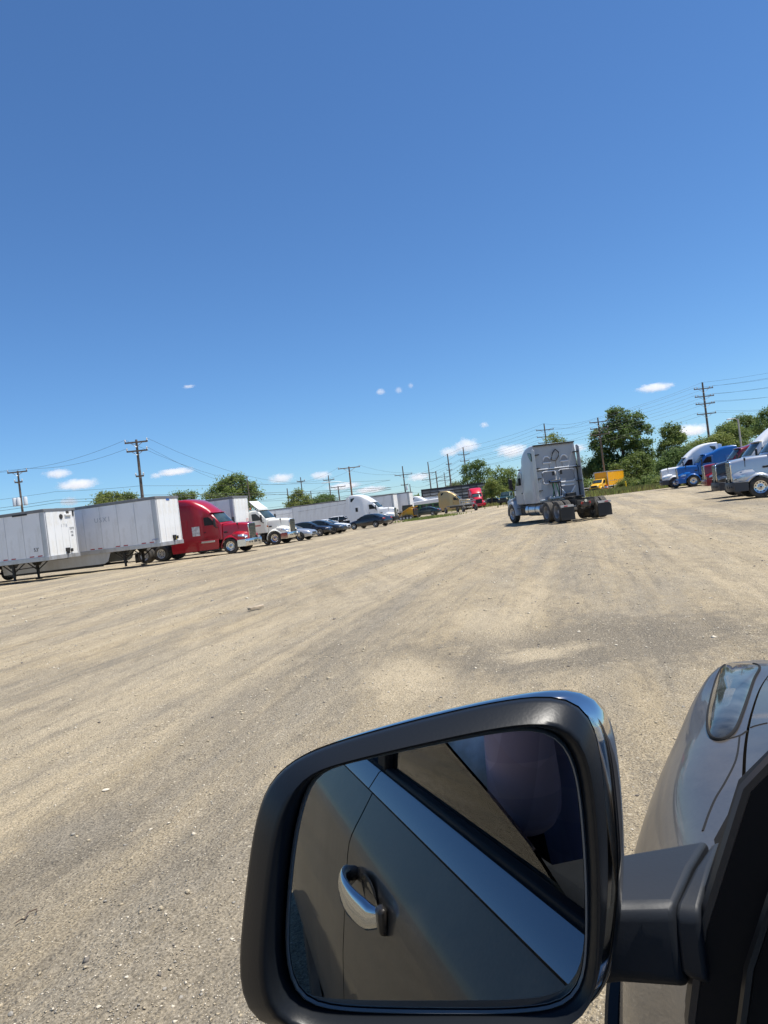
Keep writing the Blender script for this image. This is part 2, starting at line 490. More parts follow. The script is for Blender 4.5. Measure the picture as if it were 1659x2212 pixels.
def tractor(label, front_near, rz, near, pm, roof='high', bumper=None, grille=None, skirts=True, tanks=False, rear=True, name="semi_tractor", nose='cascadia', group=None, deflector=False, rear_detail=False, cab_window=True, s_len=0.0, steer=0.0, extra=None, fender_flare=False, wheels_extra=True):
    """front_near: ground point at the front wheel on the camera's side"""
    off = Vector((0, near * 1.06, 0)); off.rotate(Matrix.Rotation(rz, 3, 'Z'))
    p = Vector(front_near) - off
    t = thing(name, label, "truck", (p.x, p.y, gz(p.x, p.y)), rz, group)
    bm_ = bumper or M_CHROME
    tab = {'high': ROOF_HIGH, 'mid': ROOF_MID, 'day': ROOF_DAY}[roof]
    xr = tab[0][0]
    day = roof == 'day'
    ZB = 1.00
    # --- cab + sleeper shell
    secs = []
    for x, z, r in tab:
        wide = 1.22 if not day else 1.07
        f = 0 if day else max(0.0, min(1.0, (x + 2.15) / .30))
        w_ = lerp(wide, 1.07, f)
        k = max(0.0, min(1, (x + 2.6) / 1.4)) * .27
        if x == tab[0][0]: w_ -= .02
        secs.append(ring(x, ZB, z, w_, w_, w_ - ((.10 if roof == 'high' else .09) if not day else .05), r, k))
    hoodz = 2.02 if nose != 'long' else 1.92
    for x, z, r, w_ in ((-1.04, 2.78, .12, 1.06), (-.76, 2.46, .10, 1.05), (-.44, 2.10, .08, 1.02), (-.38, hoodz, .12, .98)):
        secs.append(ring(x, ZB, z, w_, w_, w_ - .04, r, .29))
    body = MB().loft(secs).build("cab", pm, t, angle=32)
    # --- windscreen: a glass sheet just proud of the sloping front
    g = []
    for x in (-1.01, -.86, -.72, -.58, -.455):
        z = interp([(-1.04, 2.78), (-.76, 2.46), (-.44, 2.10), (-.38, hoodz)], x)[0]
        hw = lerp(.88, .96, (x + 1.01) / .55)
        g.append([(x - .29 * (y / 1.1) ** 2 + .012, y, z + .045 - .02 * abs(y / hw) ** 3) for y in [hw * (i / 5 - 1) for i in range(11)]])
    MB().loft(g, closed=False, cap=False).build("windscreen", M_WSHIELD, t)
    v = MB()
    v.loft([[(x - .28 * (y / 1.1) ** 2, y, z) for y in [.99 * (i / 5 - 1) for i in range(11)]] for x, z in ((-1.12, 2.90), (-.94, 2.855), (-.93, 2.825), (-1.10, 2.82))], closed=False, cap=False)
    v.build("sun_visor", pm if nose != 'black' else M_BLACK, t)
    # --- hood
    nx = {'cascadia': 1.10, 'long': 1.25, 'volvo': 1.05, 'black': 1.10}[nose]
    gw = {'cascadia': .56, 'long': .50, 'volvo': .62, 'black': .56}[nose]
    gt = {'cascadia': 1.85, 'long': 1.88, 'volvo': 1.70, 'black': 1.82}[nose]
    hs = []
    for f, dz, w_ in ((0, 0, .93), (.2, -.015, .88), (.45, -.05, .80), (.7, -.11, .71), (.9, -.18, .63), (1.0, -.25, gw + .02)):
        x = lerp(-.38, nx, f)
        z = lerp(hoodz - .02, gt + .24, f) + dz
        hs.append(ring(x, .86, z, w_, w_, w_ - .05, .16 if f < 1 else .10, lerp(.27, .10, min(1, f * 1.6))))
    MB().loft(hs).build("hood", pm, t, angle=35)
    # --- fenders (one each side), headlamp panels, headlamps
    for s in (-1, 1):
        fs = []
        a0, a1 = -8, 188
        for i in range(13):
            a = R(lerp(a0, a1, i / 12))
            rr = .63 + .06 * max(0, math.cos(a)) ** 2
            fs.append([((rr + dr) * math.cos(a) * 1.04, s * y, .50 + (rr + dr) * math.sin(a) * 1.02) for y, dr in ((.50, .10), (.80, .10), (1.02, .075), (1.15, .03), (1.20, -.02), (1.21, -.06), (1.10, -.04), (.5, -.03))])
        MB().loft(fs, closed=True).build("fender", pm, t, angle=45)
        hp = []
        for x, y0, y1, z0, z1 in ((.20, .5, 1.12, 1.0, 1.34), (.50, .5, 1.17, .80, 1.32), (.75, .5, 1.15, .80, 1.27), (.95, .5, 1.05, .80, 1.20), (nx - .01, .48, .86, .82, 1.12)):
            r = .10
            hp.append([(x, s * y0, z0), (x - .02, s * (y1 - .04), z0), (x - .03, s * y1, z0 + .10), (x - .04, s * y1, z1 - r), (x - .02, s * (y1 - .04), z1 - .03), (x, s * (y1 - .14), z1), (x, s * y0, z1 + .16)])
        MB().loft(hp).build("nose_panel", pm, t, angle=40)
        hl = MB()
        hl.loft([[(x + .028, s * (y + dy), z + dz) for dy, dz in ((.0, -.06), (.035, -.03), (.03, .06), (-.02, .10), (-.06, .02))] for x, y, z in ((.58, 1.14, 1.12), (.78, 1.10, 1.09), (.96, 1.00, 1.05), (1.08, .84, 1.0))])
        hl.build("headlamp", M_LENS if nose != 'black' else mat("smoked_lens", (.18, .19, .21), .06, .3, coat=1), t)
        if fender_flare:
            MB().loft([[((.66 + dr) * math.cos(R(a)), s * y, .5 + (.66 + dr) * math.sin(R(a))) for y, dr in ((.95, .0), (1.235, -.02), (1.235, .03))] for a in range(-5, 186, 15)]).build("flare", M_BLACK, t)
    # --- grille
    gf = MB()
    ztop, zbot = gt + .02, .84
    outer = [(-gw, ztop - .12), (-gw + .10, ztop), (gw - .10, ztop), (gw, ztop - .12), (gw - .06, zbot), (-gw + .06, zbot)]
    gr = MB().prism([(y * .97, z) for y, z in outer], 'x', nx - .06, nx + .025).build("grille", grille or M_CHROME, t, bevel=.025)
    MB().prism([(y * .84, lerp(1.3, z, .88)) for y, z in outer], 'x', nx + .02, nx + .034).build("grille_mesh", M_GRILLE, gr)
    b = MB()
    for i in range(5):
        y = gw * .84 * (i / 2 - 1) * .8
        b.box(nx + .036, y, 1.28, .02, .026, ztop - zbot - .18)
    for i in range(7): b.box(nx + .034, 0, zbot + .14 + i * .105, .012, gw * 1.5, .018)
    b.build("grille_bars", grille or M_CHROME, gr)
    # --- bumper
    def plan(y, x0): return x0 - .42 * abs(y / 1.2) ** 3.2
    ys = [1.22 * (i / 8 - 1) for i in range(17)]
    bs = []
    for y in ys:
        x = plan(y, nx + .17)
        bs.append([(x - .12, y, .86), (x - .01, y, .85), (x + .01, y, .74), (x, y, .5), (x - .06, y, .40), (x - .25, y, .40), (x - .28, y, .8)])
    bu = MB().loft(bs).build("bumper", bm_, t, angle=40)
    for s in (-1, 1):
        MB().box(nx - .26, s * 1.215, .62, .62, .05, .46).build("bumper_end", bm_, bu, bevel=.02)
    fl = MB()
    for y in (-.72, -.5, .5, .72): fl.lathe([(0, .0), (.055, .0), (.055, -.05)], 'x', (plan(y, nx + .17) + .022, y, .62), 10)
    fl.box(nx + .185, 0, .63, .02, .40, .11)
    fl.build("bumper_vents", M_BLACK, bu)
    # --- doors with windows, handles, mirrors
    for s in (-1, 1):
        yy = 1.072 if True else 1.07
        y0, y1 = (yy, yy + .014)
        dm = MB().prism([(-.72, 1.02), (-1.90, 1.02), (-1.92, 2.66), (-1.40, 2.66), (-1.16, 2.42), (-.78, 2.0)], 'y', s * y0, s * y1).build("door", pm, t, bevel=.008)
        if s != 99:
            MB().prism([(-.98, 2.02), (-1.76, 2.02), (-1.78, 2.52), (-1.72, 2.57), (-1.42, 2.57), (-1.26, 2.44), (-1.0, 2.12)], 'y', s * (y1 - .004), s * (y1 + .006)).build("window", M_GLASS, dm, bevel=.01)
        MB().box(-1.78, s * (y1 + .015), 1.58, .14, .03, .06).build("handle", M_BLACK, dm, bevel=.01)
        mr = MB()
        mr.box(-.86, s * 1.37, 2.16, .10, .20, .56)
        mo = mr.build("side_mirror", M_BLACK, t, bevel=.035)
        MB().tube([(-.86, s * 1.36, 1.92), (-.84, s * 1.28, 1.82), (-.80, s * 1.08, 1.80)], .03, 6).build("mirror_arm", M_BLACK, mo)
        hm = MB()
        hm.tube([(.50, s * .78, 1.55), (.50, s * .84, 1.85)], .014, 5); hm.lathe([(0, .05), (.07, .03), (.09, -.0), (.07, -.03)], 'x', (.50, s * .85, 1.92), 10)
        hm.build("hood_mirror", M_BLACK, t)
        MB().box(-.35, s * .97, 1.45, .25, .03, .10).build("air_vent", M_BLACK, t, bevel=.02)
    # --- sleeper windows, badge plate
    if not day:
        for s in (-1, 1):
            if roof == 'high':
                MB().prism([(-3.95, 3.14), (-3.92, 3.52), (-3.42, 3.60), (-3.48, 3.46), (-3.80, 3.12)], 'y', s * 1.10, s * 1.170).build("quarter_window", M_GLASS, t, bevel=.01)
            if cab_window:
                fr = MB().prism([(-3.55, 1.75), (-3.55, 2.52), (-2.95, 2.52), (-2.95, 1.75)], 'y', s * 1.215, s * 1.232).build("sleeper_hatch", pm, t, bevel=.03)
    # --- chassis
    c = MB()
    for s in (-1, 1): c.box(-2.95, s * .43, .88, 8.3, .09, .27)
    for x in (-.3, -2.0, -4.4, -5.8, -7.05): c.box(x, 0, .88, .12, .8, .2)
    c.tube([(0, -1.0, .5), (0, 1.0, .5)], .06, 6)
    c.box(.1, 0, .95, 1.7, .86, .5)
    c.box(-.2, 0, 1.0, .6, 1.7, .35)
    for x in (-5.15, -6.45):
        c.tube([(x, -1.0, .51), (x, 1.0, .51)], .11, 8)
        c.lathe([(0, -.2), (.18, -.12), (.22, 0), (.18, .12), (0, .2)], 'x', (x, 0, .52), 10)
    c.build("chassis", M_FRAME, t)
    fw = MB()
    fw.prism([(-5.3, -.42), (-5.3, .42), (-6.0, .46), (-6.35, .30), (-6.05, .07), (-5.9, 0), (-6.05, -.07), (-6.35, -.30), (-6.0, -.46)], 'z', 1.10, 1.16)
    fw.box(-5.8, 0, 1.05, .4, .7, .12)
    fw.build("fifth_wheel", M_FRAME, t, bevel=.01)
    for s in (-1, 1):
        wheel(t, 0, s * 1.05, rim=ME_RIMF, steer=steer)
        for x in (-5.15, -6.45):
            wheel(t, x, s * 1.06, rim=ME_RIMR)
            if wheels_extra: wheel(t, x, s * .72, rim=ME_RIMW)
        mf = MB().prism([(s * .58, .10), (s * 1.25, .10), (s * 1.25, .60), (s * 1.14, .72), (s * .66, .72), (s * .58, .62)], 'x', -7.135, -7.105).build("mud_flap", M_BLACK, t)
        MB().prism([(-7.04, .80), (-7.14, .78), (-7.18, .70), (-7.10, .70), (-7.0, .76)], 'y', s * .60, s * 1.24).build("flap_hanger", mat("hanger_dull", (.16, .16, .16), .6), mf)
        MB().box(-7.185, s * 1.0, .75, .012, .18, .05).build("flap_reflector", M_REDTAPE, mf)
    tl = MB()
    for y in (-.18, .18): tl.lathe([(0, -.02), (.065, -.02), (.065, .02)], 'x', (-7.16, y, .80), 10)
    tl.build("tail_lamp", M_REDLENS, t)
    MB().box(-7.12, 0, .82, .05, .84, .22).build("rear_crossbar", M_FRAME, t, bevel=.01)
    # --- side skirts or fuel tanks
    for s in (-1, 1):
        if skirts and not day:
            sk = MB()
            sk.prism([(-.80, 1.06), (-.80, .62), (-.86, .42), (-4.25, .38), (-4.30, .60), (-4.30, 1.06)], 'y', s * 1.17, s * 1.215)
            so = sk.build("side_skirt", pm, t, bevel=.02)
            MB().box(-1.55, s * 1.225, .95, 1.0, .02, .12).build("step_plate", M_ALU, so, bevel=.01)
            MB().box(-1.5, s * 1.19, .37, 1.5, .06, .10).build("step", M_BLACK, so, bevel=.02)
        else:
            x0, x1 = (-2.1, -4.1) if not day else (-1.2, -2.8)
            tk = MB().lathe([(0, x0), (.27, x0), (.315, x0 - .05), (.315, x1 + .05), (.27, x1), (0, x1)], 'x', (0, s * .86, .66), 20).build("fuel_tank", M_ALU, t)
            st = MB()
            for q in (.25, .75): st.lathe([(.325, lerp(x0, x1, q) - .03), (.325, lerp(x0, x1, q) + .03)], 'x', (0, s * .86, .66), 20)
            st.build("tank_strap", M_FRAME, tk)
            sp = MB()
            for z in (.42, .78): sp.box(lerp(-.85, x0, .5), s * 1.06, z, abs(x0 + .85) - .1, .22, .05)
            sp.box(lerp(-.85, x0, .5), s * .85, .66, abs(x0 + .85) - .15, .25, .5)
            sp.build("cab_step", M_FRAME, t, bevel=.01)
    # --- back wall of the cab: side extenders and panel
    if not day:
        for s in (-1, 1):
            MB().prism([(xr, 1.02), (xr - .38, 1.02), (xr - .36, 3.62), (xr - .15, 3.72), (xr, 3.70)] if roof == 'high' else [(xr, 1.02), (xr - .3, 1.02), (xr - .28, 3.0), (xr, 3.1)], 'y', s * 1.165, s * 1.20).build("side_extender", pm, t, bevel=.01)

    if deflector:
        d = MB()
        d.loft([[(x + .0, y, z) for y in (-.95 * wf, -.5 * wf, 0, .5 * wf, .95 * wf)] for x, z, wf in ((-1.22, 2.93, 1.0), (-1.45, 3.12, .99), (-1.75, 3.40, .95), (-1.95, 3.62, .9), (-1.99, 3.60, .9), (-1.5, 3.05, .97), (-1.28, 2.86, 1.0))], closed=False, cap=False)
        d.build("wind_deflector", pm, t)
        MB().tube([(-1.9, 0, 2.88), (-1.9, 0, 3.5)], .03, 6).build("deflector_strut", M_FRAME, t)
        MB().lathe([(0, .1), (.05, .08), (.07, 0), (.06, -.06)], 'z', (-1.88, -.9, 3.0), 8).build("beacon_lamp", M_AMBER, t)
    return t

# ------------------------------------------------------------------ ground
rng = np.random.default_rng(7)
random.seed(7)
def vnoise(x, y, seed=0):
    """smooth value noise on numpy arrays, 0..1"""
    g = np.random.default_rng(seed).random((256, 256))
    xi = np.floor(x).astype(int); yi = np.floor(y).astype(int)
    fx = x - xi; fy = y - yi
    fx = fx * fx * (3 - 2 * fx); fy = fy * fy * (3 - 2 * fy)
    A = g[xi % 256, yi % 256]; B = g[(xi + 1) % 256, yi % 256]; C = g[xi % 256, (yi + 1) % 256]; D = g[(xi + 1) % 256, (yi + 1) % 256]
    return (A * (1 - fx) + B * fx) * (1 - fy) + (C * (1 - fx) + D * fx) * fy

POT = gp(1165, 1397)
POT2 = gp(880, 1462)
def ground_z(X, Y):
    a = X * math.cos(LANE) - Y * math.sin(LANE); b = X * math.sin(LANE) + Y * math.cos(LANE)
    near = np.clip(1 - (np.hypot(X, Y) - 35) / 40, 0, 1)
    z = (vnoise(a * 1.1, b * .06, 1) - .5) * .07 + (vnoise(a * 5.5 + 4, b * .10, 6) - .5) * .025 + (vnoise(a * 2.7 + 9, b * .22, 2) - .5) * .028 + (vnoise(a * 7 + 3, b * 2.2, 3) - .5) * .012 + (vnoise(X * 15, Y * 15, 4) - .5) * .007
    d = np.hypot((X - POT.x) / 1.5, (Y - POT.y) / 1.1)
    z -= .05 * np.exp(-d ** 2 * 1.2) ; z += .02 * np.exp(-((d - 1.25) / .3) ** 2)
    z *= near
    z += 0.42 * np.exp(-((X - 33) / 15.0) ** 2 - ((Y - 72) / 20.0) ** 2) + 0.30 * np.exp(-((X - 40) / 20.0) ** 2 - ((Y - 122) / 22.0) ** 2)
    return z - .02

def graded(lo, hi, step, far, grow=1.12):
    c = list(np.arange(lo, hi, step))
    s = step
    v = c[-1]
    while v < far: s *= grow; v += s; c.append(v)
    s = step; v = c[0]; pre = []
    while v > -far: s *= grow; v -= s; pre.append(v)
    return np.array(pre[::-1] + c)
gx = graded(-16, 14, .10, 4000); gy = graded(.4, 22, .09, 5000)
gy = gy[gy > -400]
GX, GY = np.meshgrid(gx, gy, indexing='ij')
GZ = ground_z(GX, GY)
nx_, ny_ = GX.shape
V = np.stack([GX.ravel(), GY.ravel(), GZ.ravel()], 1)
idx = np.arange(nx_ * ny_).reshape(nx_, ny_)
F = np.stack([idx[:-1, :-1].ravel(), idx[1:, :-1].ravel(), idx[1:, 1:].ravel(), idx[:-1, 1:].ravel()], 1)

def ground_material():
    m = bpy.data.materials.new("gravel_dirt"); m.use_nodes = True
    t = m.node_tree; N = t.nodes; L = t.links
    b = N["Principled BSDF"]; b.inputs["Roughness"].default_value = .93; b.inputs["Specular IOR Level"].default_value = .25
    tc = N.new("ShaderNodeTexCoord")
    rot = N.new("ShaderNodeMapping"); rot.inputs["Rotation"].default_value = (0, 0, LANE)
    L.new(tc.outputs["Object"], rot.inputs["Vector"])
    def noise(scale, stretch=(1, 1, 1), detail=5, rough=.55, src=rot, dist=0.0, off=(0, 0, 0)):
        mp = N.new("ShaderNodeMapping"); mp.inputs["Scale"].default_value = stretch; mp.inputs["Location"].default_value = off
        L.new(src.outputs[0] if src is rot else tc.outputs["Object"], mp.inputs["Vector"])
        n = N.new("ShaderNodeTexNoise"); n.inputs["Scale"].default_value = scale; n.inputs["Detail"].default_value = detail; n.inputs["Roughness"].default_value = rough; n.inputs["Distortion"].default_value = dist
        L.new(mp.outputs[0], n.inputs["Vector"]); return n.outputs["Fac"]
    def ramp(s, lo, hi, a=0.0, c=1.0):
        r = N.new("ShaderNodeMapRange"); r.interpolation_type = 'SMOOTHSTEP'
        r.inputs["From Min"].default_value = lo; r.inputs["From Max"].default_value = hi; r.inputs["To Min"].default_value = a; r.inputs["To Max"].default_value = c
        L.new(s, r.inputs["Value"]); return r.outputs[0]
    def mix(f, a, c, mode='MIX'):
        x = N.new("ShaderNodeMix"); x.data_type = 'RGBA'; x.blend_type = mode
        for sock, v in ((x.inputs[0], f), (x.inputs[6], a), (x.inputs[7], c)):
            if hasattr(v, 'node'): L.new(v, sock)
            elif isinstance(v, tuple): sock.default_value = (*v, 1)
            else: sock.default_value = v
        return x.outputs[2]
    def mth(op, a, c):
        x = N.new("ShaderNodeMath"); x.operation = op
        for sock, v in ((x.inputs[0], a), (x.inputs[1], c)):
            if hasattr(v, 'node'): L.new(v, sock)
            else: sock.default_value = v
        return x.outputs[0]
    tan, grey, pale, dark = (.378, .304, .194), (.270, .235, .180), (.500, .412, .278), (.170, .148, .114)
    big = noise(.42, (1, .22, 1), 7, .68, dist=1.2)
    streak = noise(1.6, (1, .08, 1), 8, .68, dist=.35)
    fine = noise(5.5, (1, .16, 1), 4, .6)
    patch = noise(.13, (1, .5, 1), 4, .55, off=(4, 7, 0))
    hf = noise(26, (1, .8, 1), 8, .75); hf2 = noise(7.5, (1, .6, 1), 7, .7, off=(5, 1, 0))
    grit = mth('ADD', mth('MULTIPLY', mth('SUBTRACT', hf, .5), .42), mth('MULTIPLY', mth('SUBTRACT', hf2, .5), .30))
    def gr(s_): return mth('ADD', s_, grit)
    f1 = ramp(mth('ADD', mth('MULTIPLY', big, .6), mth('MULTIPLY', streak, .4)), .42, .62, 0, .85)
    c = mix(f1, tan, grey)
    rut = noise(.75, (1, .05, 1), 5, .6, dist=.5, off=(2.3, .4, 0))
    rutf = noise(7.0, (1, .03, 1), 4, .6, dist=.1)
    c = mix(ramp(gr(rut), .48, .64, 0, .66), c, pale)
    c = mix(ramp(gr(rut), .48, .34, 0, .80), c, grey)
    c = mix(mth('MULTIPLY', ramp(rutf, .52, .66), ramp(rut, .40, .55, .45, .25)), c, dark)
    c = mix(ramp(gr(streak), .56, .74, 0, .40), c, pale)
    c = mix(ramp(gr(patch), .50, .72, 0, .55), c, dark)
    st2 = N.new('ShaderNodeMapping'); st2.inputs['Rotation'].default_value = (0, 0, R(-24)); L.new(rot.outputs[0], st2.inputs['Vector'])
    m2 = N.new('ShaderNodeMapping'); m2.inputs['Scale'].default_value = (1, .05, 1); L.new(st2.outputs[0], m2.inputs['Vector'])
    n2 = N.new('ShaderNodeTexNoise'); n2.inputs['Scale'].default_value = 1.9; n2.inputs['Detail'].default_value = 7; n2.inputs['Roughness'].default_value = .65; L.new(m2.outputs[0], n2.inputs['Vector'])
    c = mix(ramp(gr(n2.outputs['Fac']), .54, .70, 0, .40), c, dark); c = mix(ramp(gr(n2.outputs['Fac']), .46, .32, 0, .30), c, pale)
    blot = noise(3.2, (1, .45, 1), 9, .74)
    c = mix(ramp(gr(blot), .5, .68, 0, .42), c, dark); c = mix(ramp(gr(blot), .48, .30, 0, .34), c, pale)
    c = mix(ramp(fine, .55, .75, 0, .30), c, pale)
    c = mix(ramp(fine, .45, .25, 0, .40), c, dark)
    # dusty pale spots scoured by traffic, darker patches by pothole and rut
    for P, rx, ry, k, cc in ((POT + Vector((.5, .1, 0)), 2.3, 1.5, .75, dark), (POT, .55, .4, .8, pale), (POT2, .45, 1.0, .7, pale), (gp(1060, 1340), .6, 1.6, .5, pale), (gp(120, 1820), .5, .8, .5, dark), (gp(150, 1790), .3, .35, .6, grey)):
        mp = N.new("ShaderNodeMapping"); mp.vector_type = 'POINT'
        mp.inputs["Location"].default_value = (-P.x / rx, -P.y / ry, 0); mp.inputs["Scale"].default_value = (1 / rx, 1 / ry, 1)
        L.new(tc.outputs["Object"], mp.inputs["Vector"])
        ln = N.new("ShaderNodeVectorMath"); ln.operation = 'LENGTH'; L.new(mp.outputs[0], ln.inputs[0])
        dd = mth('ADD', ln.outputs["Value"], mth('MULTIPLY', mth('SUBTRACT', noise(2.2, detail=8, rough=.7), .5), 2.0))
        dd = mth('SUBTRACT', dd, mth('MULTIPLY', grit, 1.8))
        c = mix(ramp(dd, 1.15, .35, 0, k), c, cc)
    # broken stone in the surface
    clus = ramp(noise(.8, (1, .5, 1), 6, .65, off=(11, 3, 0)), .38, .58, .35, 1.6)
    for sc, thr, amt in ((22, .16, .55), (55, .20, .45), (120, .24, .35)):
        vo = N.new("ShaderNodeTexVoronoi"); vo.inputs["Scale"].default_value = sc; vo.inputs["Randomness"].default_value = 1
        L.new(tc.outputs["Object"], vo.inputs["Vector"])
        sep = N.new("ShaderNodeSeparateColor"); L.new(vo.outputs["Color"], sep.inputs[0])
        stone = mth('MULTIPLY', ramp(vo.outputs["Distance"], thr * 1.6, thr * .9), ramp(sep.outputs[0], .45, .55))
        tint = mix(ramp(sep.outputs[1], .3, .8), (.23, .20, .155), (.64, .56, .42))
        c = mix(mth('MULTIPLY', mth('MULTIPLY', stone, clus), amt), c, tint)
    sp = noise(90, detail=3, rough=.7)
    c = mix(.85, c, mix(ramp(sp, .28, .72), (.50, .49, .47), (1.55, 1.55, 1.54)), 'MULTIPLY')
    L.new(c, b.inputs["Base Color"])
    h1 = noise(38, detail=6, rough=.7); h2 = noise(9, (1, .5, 1), 4)
    vo = N.new("ShaderNodeTexVoronoi"); vo.inputs["Scale"].default_value = 48; L.new(tc.outputs["Object"], vo.inputs["Vector"])
    hh = mth('ADD', mth('ADD', mth('MULTIPLY', h1, .9), mth('MULTIPLY', h2, 1.1)), mth('MULTIPLY', ramp(vo.outputs["Distance"], .45, .05), .35))
    bp = N.new("ShaderNodeBump"); bp.inputs["Strength"].default_value = .8; bp.inputs["Distance"].default_value = .045
    L.new(hh, bp.inputs["Height"]); L.new(bp.outputs[0], b.inputs["Normal"])
    return m
M_GROUND = ground_material()
ground = from_np("ground", V, F, M_GROUND, smooth=True)
tag(ground, "tan dirt and gravel truck lot with wheel tracks and dusty patches", kind="structure")

# ------------------------------------------------------------------ vehicles of the left-hand row
P_RED = paint("red_paint", (.35, .006, .018), .3, .7, .15)
P_WHITE = paint("white_paint", (.80, .80, .79), .35, .5, .15)
P_CREAM = paint("cream_paint", (.78, .77, .70), .35, .5, .3)
P_GREY = paint("grey_paint", (.37, .385, .41), .4, .4, .35)
P_SILVER = mat("silver_paint", (.52, .55, .59), .30, .55, .6)
P_GOLD = mat("gold_paint", (.42, .30, .13), .33, .35, .6)
P_BLUE = paint("blue_paint", (.008, .10, .36), .28, .7, .1)
P_DBLUE = paint("dark_blue_paint", (.012, .05, .16), .35, .5, .2)
P_MAROON = paint("maroon_paint", (.18, .008, .018), .28, .7, .1)
P_BLACK = paint("black_paint", (.02, .02, .023), .3, .7, .1)
P_YELLOW = paint("yellow_paint", (.80, .42, .005), .4, .4, .1)
M_BUMPGREY = mat("charcoal_plastic", (.045, .05, .058), .5)

tA, ntxt, zf, zt = trailer("nearest white semi trailer, 53' painted on its grey side, weathered cream nose with vents", at(92.6, 1099.6, 40.4) * 1, H=4.02, number="53'", name="semi_trailer")
tA.location.z = 0
m = MB()
m.lathe([(0, .03), (.13, .03), (.15, 0)], 'x', (.02, .05, zt - .42), 14); m.build("round_vent", M_FRAME, tA)
m = MB(); m.box(.05, .62, zt - .34, .07, .50, .12); m.build("document_box", M_TNOSE, tA, bevel=.02)
MB().box(.03, .62, zt - .20, .04, .22, .16).build("nose_vent", M_FRAME, tA, bevel=.01)
MB().box(.03, 1.08, zt - .25, .04, .10, .34).build("nose_vent", M_FRAME, tA, bevel=.01)
for k_, ch_ in enumerate("178"): ntxt("ghost_letter", ch_, .26, .02 + .20 * k_, zt - .95, M_FADED)
ntxt("stencil", "5373", .20, .86, zf + 1.55, M_INK); ntxt("stencil", "M2", .18, .84, zf + 1.33, M_INK); ntxt("stencil", "68", .18, .84, zf + 1.15, M_INK)
MB().box(-1.6, -1.31, 3.80, 1.0, .03, .10).build("torn_rail_trim", M_BLACK, tA)

tB, ntxt, zf, zt = trailer("white semi trailer with aero skirt and bright dented nose, right behind the 53' trailer", at(333.3, 1069.2, 43.2), H=4.14, skirt=True, name="semi_trailer")
tB.location.z = 0
text_mesh("blue_badge", "UTILITY", .13, mat("blue_ink", (.03, .12, .40), .5), tB, Matrix.Translation((-.28, -1.33, zf + .30)) @ Matrix.Rotation(R(90), 4, 'X'))
MB().box(.02, .05, zt - .16, .02, .36, .10).build("nose_badge", mat("blue_ink", (.03, .12, .40), .5), tB)
MB().box(.02, .55, zf + .28, .02, .09, .20).build("yellow_sticker", mat("yellow_sticker", (.75, .55, .03), .5), tB)
for k_, ch_ in enumerate("USXI"): text_mesh("ghost_letter", ch_, .42, M_FADED, tB, Matrix.Translation((-4.2 + .3 * k_, -1.315, zt - .95)) @ Matrix.Rotation(R(90), 4, 'X'))

tRed = tractor("glossy red high-roof sleeper tractor with chrome bumper and grille, nosed out past a white trailer", gp(501.9, 1195.8), H_LEFT, -1, P_RED, 'high')
MB().box(-2.35, -1.225, 1.72, .56, .01, .62).build("door_placard", mat("placard_white", (.62, .62, .62), .5, noise=(7, .35)), tRed)
tC, ntxt, zf, zt = trailer("white semi trailer with grey corner post standing behind the red tractor", at(501.4, 1071.4, 54.5), H=4.1)
tC.location.z = 0
ntxt("pink_mark", "STI", .34, .75, zf + .95, mat("pink_ink", (.72, .30, .27), .6)); ntxt("pink_mark", "99", .30, .78, zf + .62, mat("pink_ink", (.72, .30, .27), .6))

tDay = tractor("cream white day cab tractor with raised roof deflector and amber beacon, chrome bumper", gp(596.6, 1176.4), H_LEFT, -1, P_CREAM, 'day', skirts=False, deflector=True)
MB().box(-1.4, -1.088, 1.62, .62, .006, .12).build("door_lettering", mat("red_faded_ink", (.55, .20, .17), .6, noise=(11, .4)), tDay)
MB().lathe([(0, .03), (.06, .02), (.07, 0)], 'y', (-.55, -1.03, 1.50), 10).build("side_marker", M_AMBER, tDay)
tS, nt2, zf, zt = trailer("small plain white trailer peeping out left of the cream day cab", at(497, 1110, 63), L=8.0, H=3.1, detail=False)
tS.location.z = 0

# trailers further down the row
tD, ntxt, zf, zt = trailer("long grey-white trailer broadside behind the parked cars and the blue truck", at(772, 1081, 118.0), H=4.1, rz=R(14), L=16.15)
tD.location.z = 0
tE, ntxt, zf, zt = trailer("white trailer with bright nose directly behind the white high-roof tractor's hood", at(848, 1066.5, 107.0), H=4.1)
tE.location.z = 0
tF, ntxt, zf, zt = trailer("white trailer behind the yellow loader, farthest right of the parked pair", at(882.5, 1062, 110.0), H=4.15)
tF.location.z = 0
tG, ntxt, zf, zt = trailer("distant white trailer seen end of the row left of the gold tractor", at(905, 1080, 150.0) + Vector((6.2, 0, 0)), H=3.6, rz=R(8), detail=False)
tG.location.z = 0

tWh = tractor("white high-roof sleeper tractor with dark quarter window, parked behind a black sedan", gp(858, 1130.5) - Vector((1.35, -1.0, 0)), H_LEFT, -1, P_WHITE, 'high', bumper=M_BLACK)
fr = [o for o in tWh.children if o.name.startswith("sleeper_hatch")]
for o in fr:
    sd = -1 if o.data.vertices[0].co.y < 0 else 1
    MB().prism([(-3.42, 1.9), (-3.42, 2.38), (-3.12, 2.38), (-3.12, 1.9)], 'y', sd * 1.225, sd * 1.242).build("hatch_window", M_GLASS, o, bevel=.05)
tGold = tractor("gold high-roof sleeper tractor behind the flatbed deck", gp(1003, 1102.3), H_LEFT + R(-2), -1, P_GOLD, 'high')
tWg = tractor("white sleeper tractor with red rear fairing, half hidden behind the gold tractor", at(935, 1108, 148.0) , H_LEFT, -1, P_WHITE, 'high', wheels_extra=False)
tWg.location.z = 0
for o in [c for c in tWg.children if c.name.startswith("side_extender")]: o.data.materials[0] = P_RED
